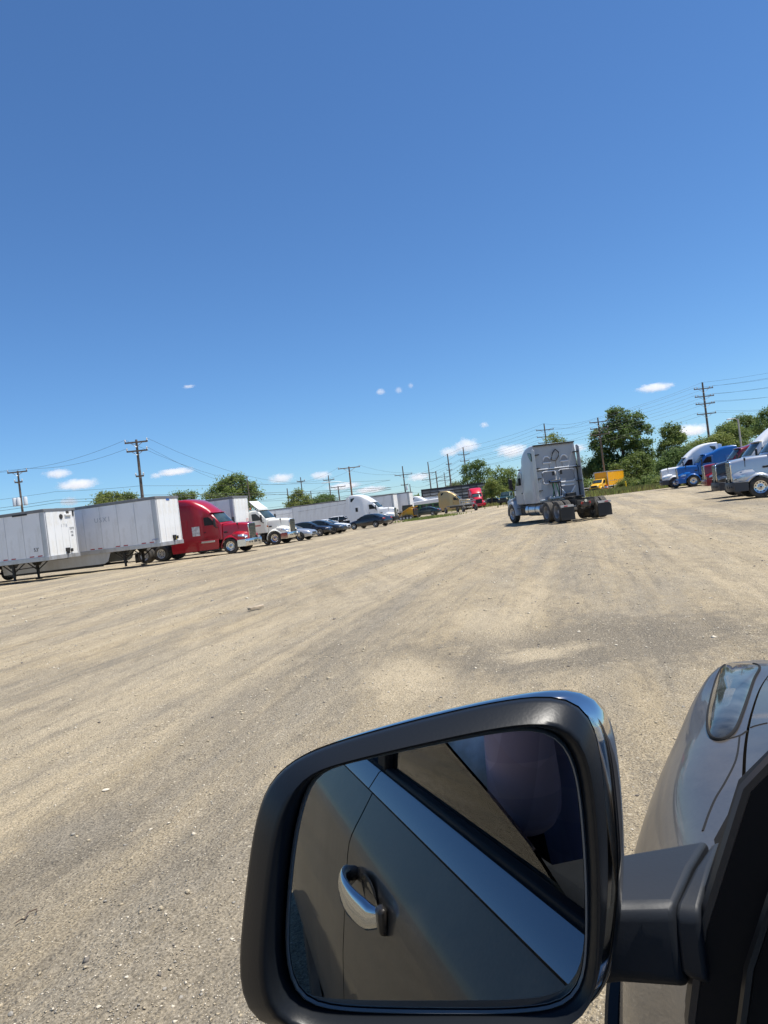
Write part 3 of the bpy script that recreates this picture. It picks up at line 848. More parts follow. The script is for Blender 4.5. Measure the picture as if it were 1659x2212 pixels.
tRv = tractor("bright red tractor with tall roof fairing, facing the camera beside the dark green trees", gp(1047, 1096.0), R(-90), 1, paint("bright_red_paint", (.58, .012, .03), .3, .6, .1), 'high', nose='volvo', bumper=paint("bright_red_paint", (.58, .012, .03)), grille=M_BLACK, wheels_extra=False)

# ------------------------------------------------------------------ the tractor pulling away, right of centre
f_, r_ = gp(1113.5, 1129.6), gp(1199.4, 1128.8)
hd = math.atan2(f_.y - r_.y, f_.x - r_.x)
tGr = tractor("dull grey high-roof sleeper tractor without trailer driving away, black mud flaps, seen from behind", f_, hd, 1, P_GREY, 'high', skirts=False, tanks=True, cab_window=False, steer=R(4), bumper=M_BUMPGREY)
for o in list(tGr.children):
    if o.name.startswith('bumper'):
        o.scale = (.9, .86, 1)
        for c in list(o.children):
            if c.name.startswith('bumper_end'): bpy.data.objects.remove(c)

# ------------------------------------------------------------------ right-hand row
tSi = tractor("silver tractor with dark plastic bumper at the right edge of the picture", gp(1645, 1074.4), H_RIGHT, 1, P_SILVER, 'high', bumper=M_BUMPGREY)
def by_nose(px, depth, rz, near, nx=1.27):
    """front wheel point for a truck whose bumper tip is seen at picture column px"""
    h = Vector((math.cos(rz), math.sin(rz), 0)); l = Vector((-h.y, h.x, 0)) * near
    best = None
    d = ray(px, 1208 - .122 * px)
    tip = Vector((d.x * depth, depth, 0))
    p = tip - h * nx + l * .6
    p.z = gz(p.x, p.y)
    return p
tBk = tractor("tractor with dark hood, white high-roof cab and chrome grille, just behind the silver one", by_nose(1539, 40.5, H_RIGHT, 1), H_RIGHT, 1, P_BLACK, 'high', bumper=M_BUMPGREY, nose='black', grille=M_CHROME)
for c in tBk.children:
    if c.name.split('.')[0] in ('cab', 'door', 'sun_visor', 'sleeper_hatch', 'side_extender'):
        c.data.materials[0] = P_WHITE
tMa = tractor("maroon long-nose tractor with tall chrome grille in the right-hand row", by_nose(1517, 53, H_RIGHT, 1, 1.4), H_RIGHT, 1, P_MAROON, 'mid', bumper=P_MAROON, nose='long')
tBl = tractor("bright blue sleeper tractor between the white and the maroon ones on the right", gp(1499.3, 1050.5), H_RIGHT, 1, P_BLUE, 'mid', bumper=P_BLUE, nose='long')
tW2 = tractor("white high-roof tractor at the far end of the right-hand row", gp(1460, 1054.3), H_RIGHT, 1, P_WHITE, 'high', bumper=M_BUMPGREY)



# ------------------------------------------------------------------ the van the picture is taken from
PSI = R(20.5)                                   # its heading, clockwise from the view direction
van = thing("minivan", "dark grey minivan with chrome door mirror in the foreground, window lowered", "van", (0, 0, 0), math.pi / 2 - PSI)
V_M = Matrix.Rotation(math.pi / 2 - PSI, 4, 'Z')
V_I = V_M.inverted()
def to_car(p): return V_I @ Vector(p)
M_VAN = mat("van_paint", (.070, .060, .051), .42, .35, coat=.42, coat_rough=.03, noise=(160, .12), dirt=((.22, .19, .15), 2.2, .50, 1.1))
M_VTRIM = mat("van_black_trim", (.007, .007, .008), .6, spec=.25, bump=(180, .1, .002))
M_SATIN = mat("mirror_satin_black", (.010, .012, .015), .36, spec=.28, bump=(420, .08, .001))
M_ARM = mat("mirror_arm_grey", (.020, .023, .028), .5, spec=.35, bump=(300, .1, .001))
M_MIRROR = mat("mirror_silver", (.43, .45, .465), .0, 1.0)
M_TINT = mat("side_glass", (.012, .014, .014), .0, 0, spec=.8, ior=1.52)
def clear_glass(name, tint):
    m = bpy.data.materials.new(name); m.use_nodes = True
    t = m.node_tree; N = t.nodes; L = t.links
    N.remove(N["Principled BSDF"])
    tr = N.new("ShaderNodeBsdfTransparent"); tr.inputs[0].default_value = (*tint, 1)
    gl = N.new("ShaderNodeBsdfGlossy"); gl.inputs["Roughness"].default_value = .0; gl.inputs["Color"].default_value = (1, 1, 1, 1)
    fr = N.new("ShaderNodeFresnel"); fr.inputs["IOR"].default_value = 1.6
    mx = N.new("ShaderNodeMixShader"); L.new(fr.outputs[0], mx.inputs[0]); L.new(tr.outputs[0], mx.inputs[1]); L.new(gl.outputs[0], mx.inputs[2])
    L.new(mx.outputs[0], N["Material Output"].inputs["Surface"])
    return m
M_CLEAR = clear_glass("clear_car_glass", (.86, .90, .88))
M_CABIN = mat("cabin_black", (.02, .02, .022), .8, noise=(30, .2))
M_GAP = mat("panel_gap", (.004, .004, .004), .9)
M_BELT = mat("belt_trim", (.50, .49, .48), .22, 1.0)
M_VCHROME = mat("bright_trim", (.64, .615, .58), .07, 1.0, noise=(40, .10))

DOOR = [(.20, .01), (.26, .04), (.32, .058), (.42, .077), (.52, .086), (.62, .086), (.72, .078), (.80, .066), (.88, .053), (.92, .046), (.94, .041), (.955, .0345), (.97, .025), (1.0, .003), (1.03, -.018), (1.045, -.0285)]
def door_y(z, x):
    y = interp(DOOR, z)[0]
    if x > .5:                                   # swells towards the front wheel arch
        f = min(1, (x - .5) / .7)
        y += .052 * f * f * (3 - 2 * f) * math.exp(-((z - .66) / .17) ** 2)
    if x < -2.3: y -= .10 * ((-2.3 - x) / .9) ** 2
    return y
def side_sheet(x0, x1, z0, z1, nx, nz, off=0.0, arch=None):
    m = MB(); secs = []
    for i in range(nx + 1):
        x = lerp(x0, x1, i / nx)
        s = []
        for j in range(nz + 1):
            z = lerp(z0, z1, j / nz)
            s.append((x, door_y(z, x) + off, z))
        secs.append(s)
    m.loft(secs, closed=False, cap=False)
    return m
G = .004
fd = side_sheet(-.745 + G, .66 - G, .24, 1.040, 26, 48).build("front_door", M_VAN, van, angle=60)
sd_ = side_sheet(-1.95 + G, -.745 - G, .24, 1.040, 16, 48).build("sliding_door", M_VAN, van, angle=60)
side_sheet(-3.2, -1.95 - G, .24, 1.040, 16, 48).build("rear_quarter_panel", M_VAN, van, angle=60)
side_sheet(-3.2, .9, .10, .245, 20, 4, -.015).build("sill", M_VTRIM, van)
side_sheet(-3.15, .70, .245, 1.06, 20, 12, -.02).build("inner_body", M_GAP, van)
# belt mouldings (bright trim below the windows), one per door
for a, b_, par in ((-.742, .63, fd), (-1.93, -.750, sd_)):
    secs = []
    for i in range(13):
        x = lerp(a, b_, i / 12)
        secs.append([(x, y, z) for y, z in ((-.026, 1.0475), (-.019, 1.0475), (-.0175, 1.0500), (-.045, 1.081), (-.050, 1.083), (-.056, 1.081), (-.050, 1.0475))])
    MB().loft(secs).build("belt_moulding", M_BELT, par, angle=40)
    MB().box((a + b_) / 2, -.0275, 1.0437, abs(b_ - a), .012, .0066).build("belt_gap", M_GAP, par)
    MB().box((a + b_) / 2, -.066, 1.080, abs(b_ - a) - .02, .022, .02).build("window_seal", M_VTRIM, par, bevel=.006)
# door handle: grip bar standing off a dished recess
def handle(par, xc, zc):
    yb = door_y(zc, xc)
    h = MB(); secs = []
    for i in range(19):
        t = i / 18
        x = xc + lerp(.128, -.128, t)
        arch = math.sin(math.pi * t) ** .55
        y = yb + .006 + .040 * arch
        hz = .025 + .006 * math.cos(math.pi * (t - .5)) - .010 * max(0, abs(t - .5) * 2 - .8) / .2
        hy = .011
        zc_ = zc + .006 * math.sin(math.pi * t)
        secs.append([(x, y + hy * math.cos(a) * 1.0, zc_ + hz * math.sin(a)) for a in [2 * math.pi * k / 14 for k in range(14)]])
    h.loft(secs).build("door_handle", mat("handle_chrome", (.92, .93, .94), .03, 1.0), par, angle=60)
    d = MB()
    for k in range(14):
        pass
    secs = []
    for rr, dep in ((1.0, .0015), (.86, .003), (.80, -.002)):
        secs.append([(xc + .004 + .075 * rr * math.cos(a), yb + dep + .001 + (-.0), zc + .034 * rr * math.sin(a)) for a in [2 * math.pi * k / 24 for k in range(24)]])
    d.loft(secs, True, False)
    d.add(secs[-1], [tuple(range(24))])
    d.build("handle_recess", mat("recess_shade", (.05, .05, .05), .4, .3, coat=.6), par, angle=60)  # shade behind the grip painted as a dark fill
    e = MB().loft([[(x, y, z) for y, z in ((yb, zc - .024), (yb + .016, zc - .020), (yb + .016, zc + .020), (yb, zc + .024))] for x in (xc + .118, xc + .150)]).build("handle_base", M_VAN, par, bevel=.006)
# fender, hood and front corner
FEN = [  # x, y low, y widest, shoulder y, shoulder z, hood edge y, hood edge z, mid z, hood centre z
    (.66, .068, .120, .048, .930, -.020, 1.045, .0, 1.16),
    (.95, .085, .140, .070, .915, -.045, 1.020, .0, 1.15),
    (1.25, .095, .148, .088, .892, -.075, .995, .0, 1.12),
    (1.50, .085, .130, .058, .905, -.105, .985, .0, 1.08),
    (1.75, .060, .090, .012, .916, -.145, .972, .0, 1.035),
    (2.04, .010, .030, -.040, .920, -.20, .950, .0, .985),
    (2.28, -.060, -.035, -.106, .928, -.27, .935, .0, .935),
    (2.47, -.150, -.120, -.198, .900, -.34, .895, .0, .88),
    (2.62, -.26, -.22, -.29, .860, -.42, .850, .0, .82),
    (2.74, -.42, -.38, -.43, .760, -.52, .760, .0, .74)]
def fen_sec(x):
    yl, ym, ys, zs, yh, zh, _, zc = interp(FEN, x)
    pts = [(yl - .02, .22), (yl, .30), (lerp(yl, ym, .7), .45), (ym, .60), (lerp(ym, ys, .18), .72), (lerp(ym, ys, .50), .82), (ys, zs), (lerp(ys, yh, .28), lerp(zs, zh, .52) + .006), (lerp(ys, yh, .62), lerp(zs, zh, .84) + .006), (yh, zh)]
    return pts
fsec = []
xs = [lerp(.66 + G, 2.74, i / 44) for i in range(45)]
def cat_rom(p, n):
    out = []
    for i in range(len(p) - 1):
        p0 = Vector(p[max(i - 1, 0)]); p1 = Vector(p[i]); p2 = Vector(p[i + 1]); p3 = Vector(p[min(i + 2, len(p) - 1)])
        for k in range(n):
            t = k / n
            out.append(.5 * ((2 * p1) + (p2 - p0) * t + (2 * p0 - 5 * p1 + 4 * p2 - p3) * t * t + (3 * p1 - p0 - 3 * p2 + p3) * t ** 3))
    out.append(Vector(p[-1]))
    return out
# smooth the table along x first
FEN = [tuple(v) for v in [[q for q in row] for row in FEN]]
def smooth_tab(tab, n=5):
    cols = list(zip(*tab)); res = []
    pts = [list(r) for r in tab]
    for i in range(len(pts) - 1):
        for k in range(n):
            t = k / n
            row = []
            for c in range(len(pts[0])):
                p0 = pts[max(i - 1, 0)][c]; p1 = pts[i][c]; p2 = pts[i + 1][c]; p3 = pts[min(i + 2, len(pts) - 1)][c]
                row.append(.5 * (2 * p1 + (p2 - p0) * t + (2 * p0 - 5 * p1 + 4 * p2 - p3) * t * t + (3 * p1 - p0 - 3 * p2 + p3) * t ** 3))
            res.append(tuple(row))
    res.append(tuple(pts[-1]))
    return res
FEN = smooth_tab(FEN)
for x in xs:
    fsec.append([(x, q[0], q[1]) for q in cat_rom([(a, b_) for a, b_ in fen_sec(x)], 4)])
fen = MB().loft(fsec, closed=False, cap=False).build("front_fender", M_VAN, van, angle=60)
# wheel opening with a dark liner and a lip
from mathutils.bvhtree import BVHTree
_bv = BVHTree.FromPolygons([v.co.copy() for v in fen.data.vertices], [list(p.vertices) for p in fen.data.polygons])
lip = []
for i in range(25):
    a_ = R(lerp(-18, 198, i / 24))
    x_, z_ = 1.30 + .345 * math.cos(a_), .33 + .345 * math.sin(a_)
    h_ = _bv.ray_cast(Vector((x_, 1.0, max(z_, .23))), Vector((0, -1, 0)))[0]
    lip.append((x_, (h_.y if h_ else .09) + .002, max(z_, .23)))
bm = bmesh.new(); bm.from_mesh(fen.data)
bmesh.ops.delete(bm, geom=[f for f in bm.faces if math.hypot(f.calc_center_median().x - 1.30, f.calc_center_median().z - .33) < .33], context='FACES')
bm.to_mesh(fen.data); bm.free()
MB().tube(lip, .022, 8).build("wheel_lip", M_VTRIM, van)
MB().loft([[(1.30 + .36 * math.cos(R(a_)), y_, .33 + .36 * math.sin(R(a_))) for y_ in (.07, -.25)] for a_ in range(-18, 200, 18)], closed=False, cap=False).build("wheel_liner", M_GAP, van)
hsec = []
for i in range(31):
    x = lerp(.95, 2.70, i / 30)
    _, _, ys, zs, yh, zh, _, zc = interp(FEN, x)
    hsec.append([(x, lerp(yh - .006, -1.9 - yh + .006, t), zh + .004 + (zc - zh) * (1 - abs(2 * t - 1) ** 2.2)) for t in [k / 16 for k in range(17)]])
hood_o = MB().loft(hsec, closed=False, cap=False).build("hood", M_VAN, van, angle=60)
MB().loft([[(x, y, z) for y, z in ((-.02, 1.05), (-.05, 1.10), (-.95, 1.20), (-1.8, 1.10), (-1.9, 1.04))] for x in (.96, .66)], closed=False, cap=False).build("cowl", M_VTRIM, van)
mf = MB(); mf.box(2.2, -.95, .5, .6, 1.2, .5); mf.build("front_core", M_GAP, van)
MB().loft([[(x, y, z) for y in [(-.40 - 1.1 * k / 12) for k in range(13)]] for x, z in ((2.70, .80), (2.80, .62), (2.82, .45), (2.74, .25))], closed=False, cap=False).build("front_bumper", M_VAN, van)

# project picture points on the fender and hood to place lamp and shut lines
dg_ = None
from mathutils.bvhtree import BVHTree
def bvh_of(objs):
    vs, fs = [], []
    for o in objs:
        k = len(vs)
        vs.extend([v.co.copy() for v in o.data.vertices]); fs.extend([[i + k for i in p.vertices] for p in o.data.polygons])
    return BVHTree.FromPolygons(vs, fs)
BV = bvh_of([fen, hood_o])
CAMC = Vector((0, 0, CAM_Z))
def on_van(px, py, lift=.0):
    d = (V_I.to_3x3() @ ray(px, py)).normalized()
    h, n_, _, _ = BV.ray_cast(CAMC, d)
    if h is None: return None
    if n_.dot(d) > 0: n_ = -n_
    return h + n_ * lift
def strip(pts, name, m_, par, r=.003, lift=.001):
    q = [on_van(a, b_, lift) for a, b_ in pts]
    q = [p for p in q if p is not None]
    if len(q) > 1: return MB().tube(q, r, 6).build(name, m_, par)
def dens(pts, n=6, closed=False):
    P = [Vector((a, b_, 0)) for a, b_ in pts]
    if closed: P = [P[-1]] + P + [P[0], P[1]]
    out = []
    rng_ = range(1, len(P) - 2) if closed else range(len(P) - 1)
    for i in rng_:
        p0 = P[max(i - 1, 0)]; p1 = P[i]; p2 = P[i + 1]; p3 = P[min(i + 2, len(P) - 1)]
        for k in range(n):
            t = k / n
            v = .5 * ((2 * p1) + (p2 - p0) * t + (2 * p0 - 5 * p1 + 4 * p2 - p3) * t * t + (3 * p1 - p0 - 3 * p2 + p3) * t ** 3)
            out.append((v.x, v.y))
    if not closed: out.append((P[-1].x, P[-1].y))
    return out
LAMP = [(1566, 1438), (1600, 1434), (1640, 1440), (1628, 1470), (1608, 1530), (1590, 1575), (1568, 1596), (1546, 1598), (1532, 1584), (1530, 1550), (1538, 1505), (1550, 1462)]
outl = dens(LAMP, 5, True)
cx_, cy_ = sum(p[0] for p in outl) / len(outl), sum(p[1] for p in outl) / len(outl)
rings = []
for s, lift in ((1.0, .002), (.93, .006), (.6, .009), (.25, .010)):
    r_ = [on_van(lerp(cx_, a, s), lerp(cy_, b_, s), lift) for a, b_ in outl]
    rings.append(r_)
if all(p is not None for r_ in rings for p in r_):
    m = MB().loft(rings, True, False)
    m.add(rings[-1], [tuple(range(len(outl)))])
    lamp = m.build("headlamp", mat("van_lamp_lens", (.045, .048, .048), .06, .0, spec=.2, noise=(14, .8)), van, angle=60)
    MB().tube([on_van(a, b_, .002) for a, b_ in outl[8:] + outl[:1]], .0035, 6).build("lamp_gap", M_GAP, van)
strip(dens([(1570, 1597), (1600, 1588), (1622, 1572), (1640, 1566), (1658, 1562)]), "hood_gap", M_GAP, van, .0024, -.0008)
strip(dens([(1598, 1588), (1590, 1640), (1566, 1690), (1545, 1725), (1530, 1760), (1518, 1795)]), "fender_gap", M_GAP, van, .0022, -.0008)

# pillars, roof, windows and the rest of the shell (seen only in the mirror and from other places)
def pillar(name, pts, wx, wy, m_=M_VTRIM):
    return MB().loft([[(x + dx * wx, y + dy * wy, z) for dx, dy in ((-1, -1), (1, -1), (1, 1), (-1, 1))] for x, y, z in pts]).build(name, m_, van, bevel=.01)
pillar("front_pillar", [(.66, -.075, 1.06), (.42, -.13, 1.27), (.12, -.20, 1.52), (-.12, -.26, 1.66)], .045, .03, M_VAN)
pillar("middle_pillar", [(-.775, -.075, 1.07), (-.80, -.12, 1.40), (-.84, -.21, 1.68)], .045, .02)
pillar("rear_pillar", [(-1.98, -.075, 1.07), (-1.98, -.12, 1.40), (-1.98, -.21, 1.68)], .05, .02)
sail = MB()
sail.loft([[(x, y, z) for y, z in ((.020, 1.085), (.021, 1.122), (.006, 1.187), (-.032, 1.284), (-.053, 1.305), (-.12, 1.36), (-.20, 1.36), (-.20, 1.0), (.012, 1.0))] for x in (.530, .545, .556)])
sail.build("mirror_sail", M_VTRIM, fd, angle=75, bevel=.004, seg=3)
SE = [(.545, .0225, 1.09), (.545, .0215, 1.122), (.545, .007, 1.187), (.545, -.031, 1.284), (.545, -.052, 1.306), (.545, -.12, 1.362)]
MB().tube([(x - .012, y - .004, z + .002) for x, y, z in SE], .0045, 6).build("sail_seal", mat("seal_brown", (.06, .05, .042), .35), fd)
MB().tube([(x - .03, y - .030, z - .012) for x, y, z in SE], .0035, 6).build("sail_seal", mat("seal_black", (.018, .017, .016), .3), fd)
MB().box(.30, -.135, 1.03, .66, .11, .10).build("door_cap", M_CABIN, fd, bevel=.03)
MB().box(-.05, -.13, .70, 1.36, .05, .72).build("door_card", M_CABIN, fd, bevel=.03)
# half-lowered front window pane
pane = [(-.73, 1.08), (.13, 1.08), (.02, 1.118), (-.12, 1.15), (-.30, 1.185), (-.50, 1.225), (-.73, 1.262)]
yy = lambda z: -.072 - (z - 1.08) * .16
MB().add([(x, yy(z), z) for x, z in pane] + [(x, yy(z) - .005, z) for x, z in pane], [tuple(range(7)), tuple(range(13, 6, -1))] + [(i, i + 7, (i + 1) % 7 + 7, (i + 1) % 7) for i in range(7)]).build("window_pane", M_CLEAR, fd, smooth=False)
rw = [(-.83, 1.08), (-1.93, 1.08), (-1.93, 1.62), (-.87, 1.62)]
MB().add([(x, yy(z) * 1.0 - (z - 1.08) * .12, z) for x, z in rw] + [(x, yy(z) - (z - 1.08) * .12 - .005, z) for x, z in rw], [(0, 1, 2, 3), (7, 6, 5, 4)] + [(i, i + 4, (i + 1) % 4 + 4, (i + 1) % 4) for i in range(4)]).build("window_pane", M_TINT, sd_, smooth=False)
rq = [(-2.03, 1.08), (-2.95, 1.08), (-2.75, 1.60), (-2.03, 1.62)]
MB().add([(x, yy(z) - (z - 1.08) * .12, z) for x, z in rq], [(0, 1, 2, 3)]).build("quarter_window", M_TINT, van)
rf = []
for x, z in ((-.05, 1.66), (-.2, 1.70), (-.8, 1.75), (-1.8, 1.75), (-2.6, 1.72), (-2.9, 1.66)):
    rf.append([(x, -.95 + .72 * c, z + .035 * (1 - abs(c) ** 2.5) - (.03 if abs(c) > .95 else 0)) for c in [k / 6 - 1 for k in range(13)]])
MB().loft(rf, closed=False, cap=False).build("roof", M_VAN, van)
MB().loft([[(x, y, z - .03) for x, y, z in s] for s in rf], closed=False, cap=False).build("headliner", M_CABIN, van)
ws = []
for x, z, h in ((.86, 1.08, .86), (.45, 1.34, .80), (.05, 1.60, .72), (-.06, 1.655, .70)):
    ws.append([(x - .14 * c * c, -.95 + h * c, z) for c in [k / 6 - 1 for k in range(13)]])
MB().loft(ws, closed=False, cap=False).build("windscreen", M_CLEAR, van)
side_r = MB()
side_r.loft([[(x, -1.9 - y, z) for z, y in DOOR] for x in (-3.2, .7)], closed=False, cap=False)
side_r.build("right_side_panel", M_VAN, van)
MB().loft([[(x, -1.9 - yy(z) + (z - 1.08) * .12, z) for z in (1.08, 1.62)] for x in (-2.9, .3)], closed=False, cap=False).build("right_windows", M_CLEAR, van)
MB().loft([[(x, -.95 + h * c, z) for c in (-1, -.5, 0, .5, 1)] for x, z, h in ((-3.25, .3, .9), (-3.28, 1.0, .92), (-3.1, 1.3, .85), (-2.88, 1.68, .72))], closed=False, cap=False).build("tailgate", M_VAN, van)
MB().box(-1.2, -.95, .30, 4.0, 1.7, .05).build("floor", M_CABIN, van)
for x, y in ((-.45, -.48), (-.45, -1.42), (-1.45, -.48), (-1.45, -1.42)):
    s_ = MB(); s_.box(x + .05, y, .60, .52, .52, .18)
    so = s_.build("seat", M_CABIN, van, bevel=.05)
    MB().box(x - .28, y, 1.0, .14, .50, .66, Matrix.Rotation(R(-14), 3, 'Y')).build("backrest", M_CABIN, so, bevel=.05)
MB().box(.62, -.95, .85, .40, 1.5, .36).build("dashboard", M_CABIN, van, bevel=.08)
for x in (1.30, -1.75):
    for y in (-.02, -1.88):
        wv = use_mesh("wheel", ME_TYRE, van, (x, y - .03 if y > -1 else y + .03, .33), (0, 0, 0 if y > -1 else math.pi), (.65, .72, .65))
        use_mesh("rim", ME_RIMF, wv, (0, -.06, 0), (0, 0, 0), (1, .6, 1))
handle(fd, -.50, .915)

# ---- the door mirror
VP = ray(466, 1377).normalized()
hv = Vector((math.sin(PSI), math.cos(PSI), 0))
mn = (-hv - VP).normalized()                              # mirror normal in world space, facing the camera
M0 = Vector((0, 0, CAM_Z)) + ray(945, 1880) * .48
e2 = (Vector((0, 0, 1)) - mn * mn.z).normalized()
e1 = e2.cross(mn).normalized()
if e1.x < 0: e1 = -e1
def on_plane(px, py):
    d = ray(px, py)
    t = (M0 - Vector((0, 0, CAM_Z))).dot(mn) / d.dot(mn)
    q = Vector((0, 0, CAM_Z)) + d * t - M0
    return (q.dot(e1), q.dot(e2))
def z7(a, b_): return ((900 + a / .7811) * .54861, (2650 + b_ / .7811) * .54861)
def zm(a, b_): return ((1100 + a / 1.2289) * .54861, (2850 + b_ / 1.2289) * .54861)
GL = [on_plane(*zm(a, b_)) for a, b_ in ((215, 240), (400, 188), (690, 126), (1000, 66), (1200, 42), (1320, 62), (1395, 150), (1438, 300), (1468, 600), (1480, 900), (1474, 1150), (1448, 1275), (1370, 1358), (1150, 1390), (800, 1394), (400, 1385), (190, 1362), (105, 1320), (58, 1200), (46, 1050), (60, 800), (90, 550), (130, 380), (170, 290))]
DK = [on_plane(*z7(a, b_)) for a, b_ in ((90, 1094), (45, 1040), (27, 940), (32, 830), (50, 650), (75, 480), (110, 370), (170, 300), (260, 250), (400, 205), (600, 152), (800, 107), (950, 85), (1040, 88), (1092, 112), (1127, 165), (1147, 260), (1162, 400), (1172, 600), (1166, 760), (1150, 900), (1125, 1000), (1080, 1062), (1000, 1098), (600, 1112), (200, 1112))]
def smooth_closed(P, n):
    """resample a closed outline to n points by angle round the origin, lightly smoothed"""
    A = [Vector((a, b_, 0)) for a, b_ in P]
    D = []
    m_ = len(A)
    for i in range(m_):
        p0, p1, p2, p3 = A[i - 1], A[i], A[(i + 1) % m_], A[(i + 2) % m_]
        for k in range(8):
            t = k / 8
            D.append(.5 * ((2 * p1) + (p2 - p0) * t + (2 * p0 - 5 * p1 + 4 * p2 - p3) * t * t + (3 * p1 - p0 - 3 * p2 + p3) * t ** 3))
    ang = np.array([math.atan2(v.y, v.x) for v in D]); rad = np.array([v.length for v in D])
    o = np.argsort(ang); ang, rad = ang[o], rad[o]
    th = np.linspace(-math.pi, math.pi, n, endpoint=False)
    r_ = np.interp(th, np.concatenate([ang - 2 * math.pi, ang, ang + 2 * math.pi]), np.concatenate([rad, rad, rad]))
    for _ in range(2): r_ = .5 * r_ + .25 * (np.roll(r_, 1) + np.roll(r_, -1))
    return [(float(a * math.cos(t)), float(a * math.sin(t))) for a, t in zip(r_, th)]
NM = 96
GLs, DKs = smooth_closed(GL, NM), smooth_closed(DK, NM)
def mring(f, off, dx=0.0, dy=0.0, grow=0.0):
    """outline between glass (f=0) and rim (f=1), pushed off the glass plane; off > 0 towards the viewer"""
    out = []
    for (a, b_), (c, d) in zip(GLs, DKs):
        x, y = lerp(a, c, f), lerp(b_, d, f)
        r_ = math.hypot(x, y)
        x, y = x * (1 + grow / r_) + dx, y * (1 + grow / r_) + dy
        out.append(to_car(M0 + e1 * x + e2 * y + mn * off))
    return out
mir = empty("side_mirror", (0, 0, 0), 0, van)
MB().add(mring(0, -.004, grow=.001), [tuple(range(NM))]).build("mirror_glass", M_MIRROR, mir, smooth=False)
MB().loft([mring(0, -.003, grow=.0004), mring(0, -.0005, grow=.0012), mring(0, -.002, grow=.0028), mring(0, -.005, grow=.0035)], True, False).build("glass_edge", mat("glass_edge_grey", (.16, .17, .17), .3), mir, angle=60)
hs_ = [mring(0, -.016, grow=.0042), mring(.10, -.010), mring(.22, .004), mring(.30, .0115), mring(.36, .0135), mring(.42, .0140), mring(.52, .0118), mring(.92, -.0010), mring(.975, -.0032), mring(1.0, -.0065), mring(1.0, -.012, grow=.0003), mring(1.0, -.02, grow=-.001)]
MB().loft(hs_, True, False).build("mirror_housing", M_SATIN, mir, angle=60)
cs = []
for off, gr, dx, dy in ((-.0095, .0006, .0004, .0004), (-.0115, .0022, .0044, -.0002), (-.019, .0026, .0108, -.0002), (-.030, .0020, .0150, -.0012), (-.045, -.004, .016, -.004), (-.060, -.018, .010, -.005), (-.072, -.045, .006, -.010), (-.079, -.075, .003, -.012), (-.081, -.095, .0, -.012)):
    cs.append(mring(1.0, off, dx, dy, gr))
m = MB().loft(cs, True, False); m.add(cs[-1], [tuple(range(NM))])
m.build("chrome_cap", M_VCHROME, mir, angle=60)
# arm from housing to the sail: boxy, flat top
def cw(px, py, depth): return to_car(at(px, py, depth))
z_t, z_b = CAM_Z - .2915, CAM_Z - .350
def hz(px, py, z):                                        # point at height z seen at px,py
    d = ray(px, py); t = (z - CAM_Z) / d.z
    return Vector((0, 0, CAM_Z)) + d * t
A0n, A0f = hz(1318, 1962, z_t), hz(1325, 1842, z_t)
A1n, A1f = hz(1452, 1962, z_t), hz(1530, 1806, z_t)
def armsec(n_, f_, zt_, zb_, drop):
    n_ = Vector(n_); f_ = Vector(f_); dv = (f_ - n_)
    P = []
    for t, z in ((.0, zb_ + .012), (.0, zt_ - .010), (.02, zt_ - .004), (.07, zt_), (.5, zt_ + .003), (.93, zt_), (1.0, zt_ - .006), (1.0, zb_ + .006), (.85, zb_), (.12, zb_)):
        q = n_ + dv * t
        P.append(to_car((q.x, q.y, z - drop)))
    return P
A2n, A2f = hz(1508, 1960, z_t), hz(1556, 1802, z_t)
arm = MB().loft([armsec(A0n + Vector((-.03, 0, 0)), A0f + Vector((-.03, 0, 0)), z_t, z_b, 0), armsec(A0n, A0f, z_t, z_b, 0), armsec(A0n.lerp(A1n, .5), A0f.lerp(A1f, .5), z_t, z_b - .002, 0), armsec(A1n, A1f, z_t, z_b - .004, 0)]).build("mirror_arm", M_ARM, mir, angle=35, bevel=.004, seg=3)
MB().loft([armsec(A1n + Vector((.002, .004, 0)), A1f + Vector((.002, -.003, 0)), z_t - .003, z_b, 0), armsec(A2n, A2f, z_t - .002, z_b - .004, 0)]).build("arm_base", M_ARM, mir, angle=35, bevel=.004, seg=3)

# ------------------------------------------------------------------ back wall details of the grey tractor
def wp(u, z, d=0.0): return (-4.135 - d, -u * 1.15, z)
def wall_frame(name, pts, r, m_, d=.0, closed=True):
    P = [wp(u, z, d) for u, z in pts]
    P = [Vector(p) for p in P]
    if closed: P = P + [P[0], P[1]]
    return MB().tube(P, r, 6).build(name, m_, tGr)
back = MB().prism([(-1.15, 1.05), (-1.15, 2.0), (-1.08, 3.70), (-1.0, 3.80), (1.0, 3.80), (1.08, 3.70), (1.15, 2.0), (1.15, 1.05)], 'x', -4.135, -4.118).build("back_wall", P_GREY, tGr, bevel=.01)
def rrect(u0, u1, z0, z1, c=.07): return [(u0 + c, z0), (u1 - c, z0), (u1, z0 + c), (u1, z1 - c), (u1 - c, z1), (u0 + c, z1), (u0, z1 - c), (u0, z0 + c)]
def raised(name, pts, d=.03, inset=None):
    o = MB().prism([(-u * 1.15, z) for u, z in pts], 'x', -4.135 - d, -4.13).build(name, P_GREY, tGr, bevel=.02)
    return o
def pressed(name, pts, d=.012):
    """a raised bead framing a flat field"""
    wall_frame(name, pts, .040, mat('bead_highlight', (.72, .73, .75), .3), d * .3)  # bead has a whitish highlight painted into its colour
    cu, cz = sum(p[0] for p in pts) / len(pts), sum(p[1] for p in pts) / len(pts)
    MB().prism([(-u * 1.15, z) for u, z in pts], 'x', -4.139, -4.136).build(name.replace("bead", "panel"), mat("field_dark_grey", (.24, .25, .27), .5), tGr)  # field toned darker than the wall for contrast
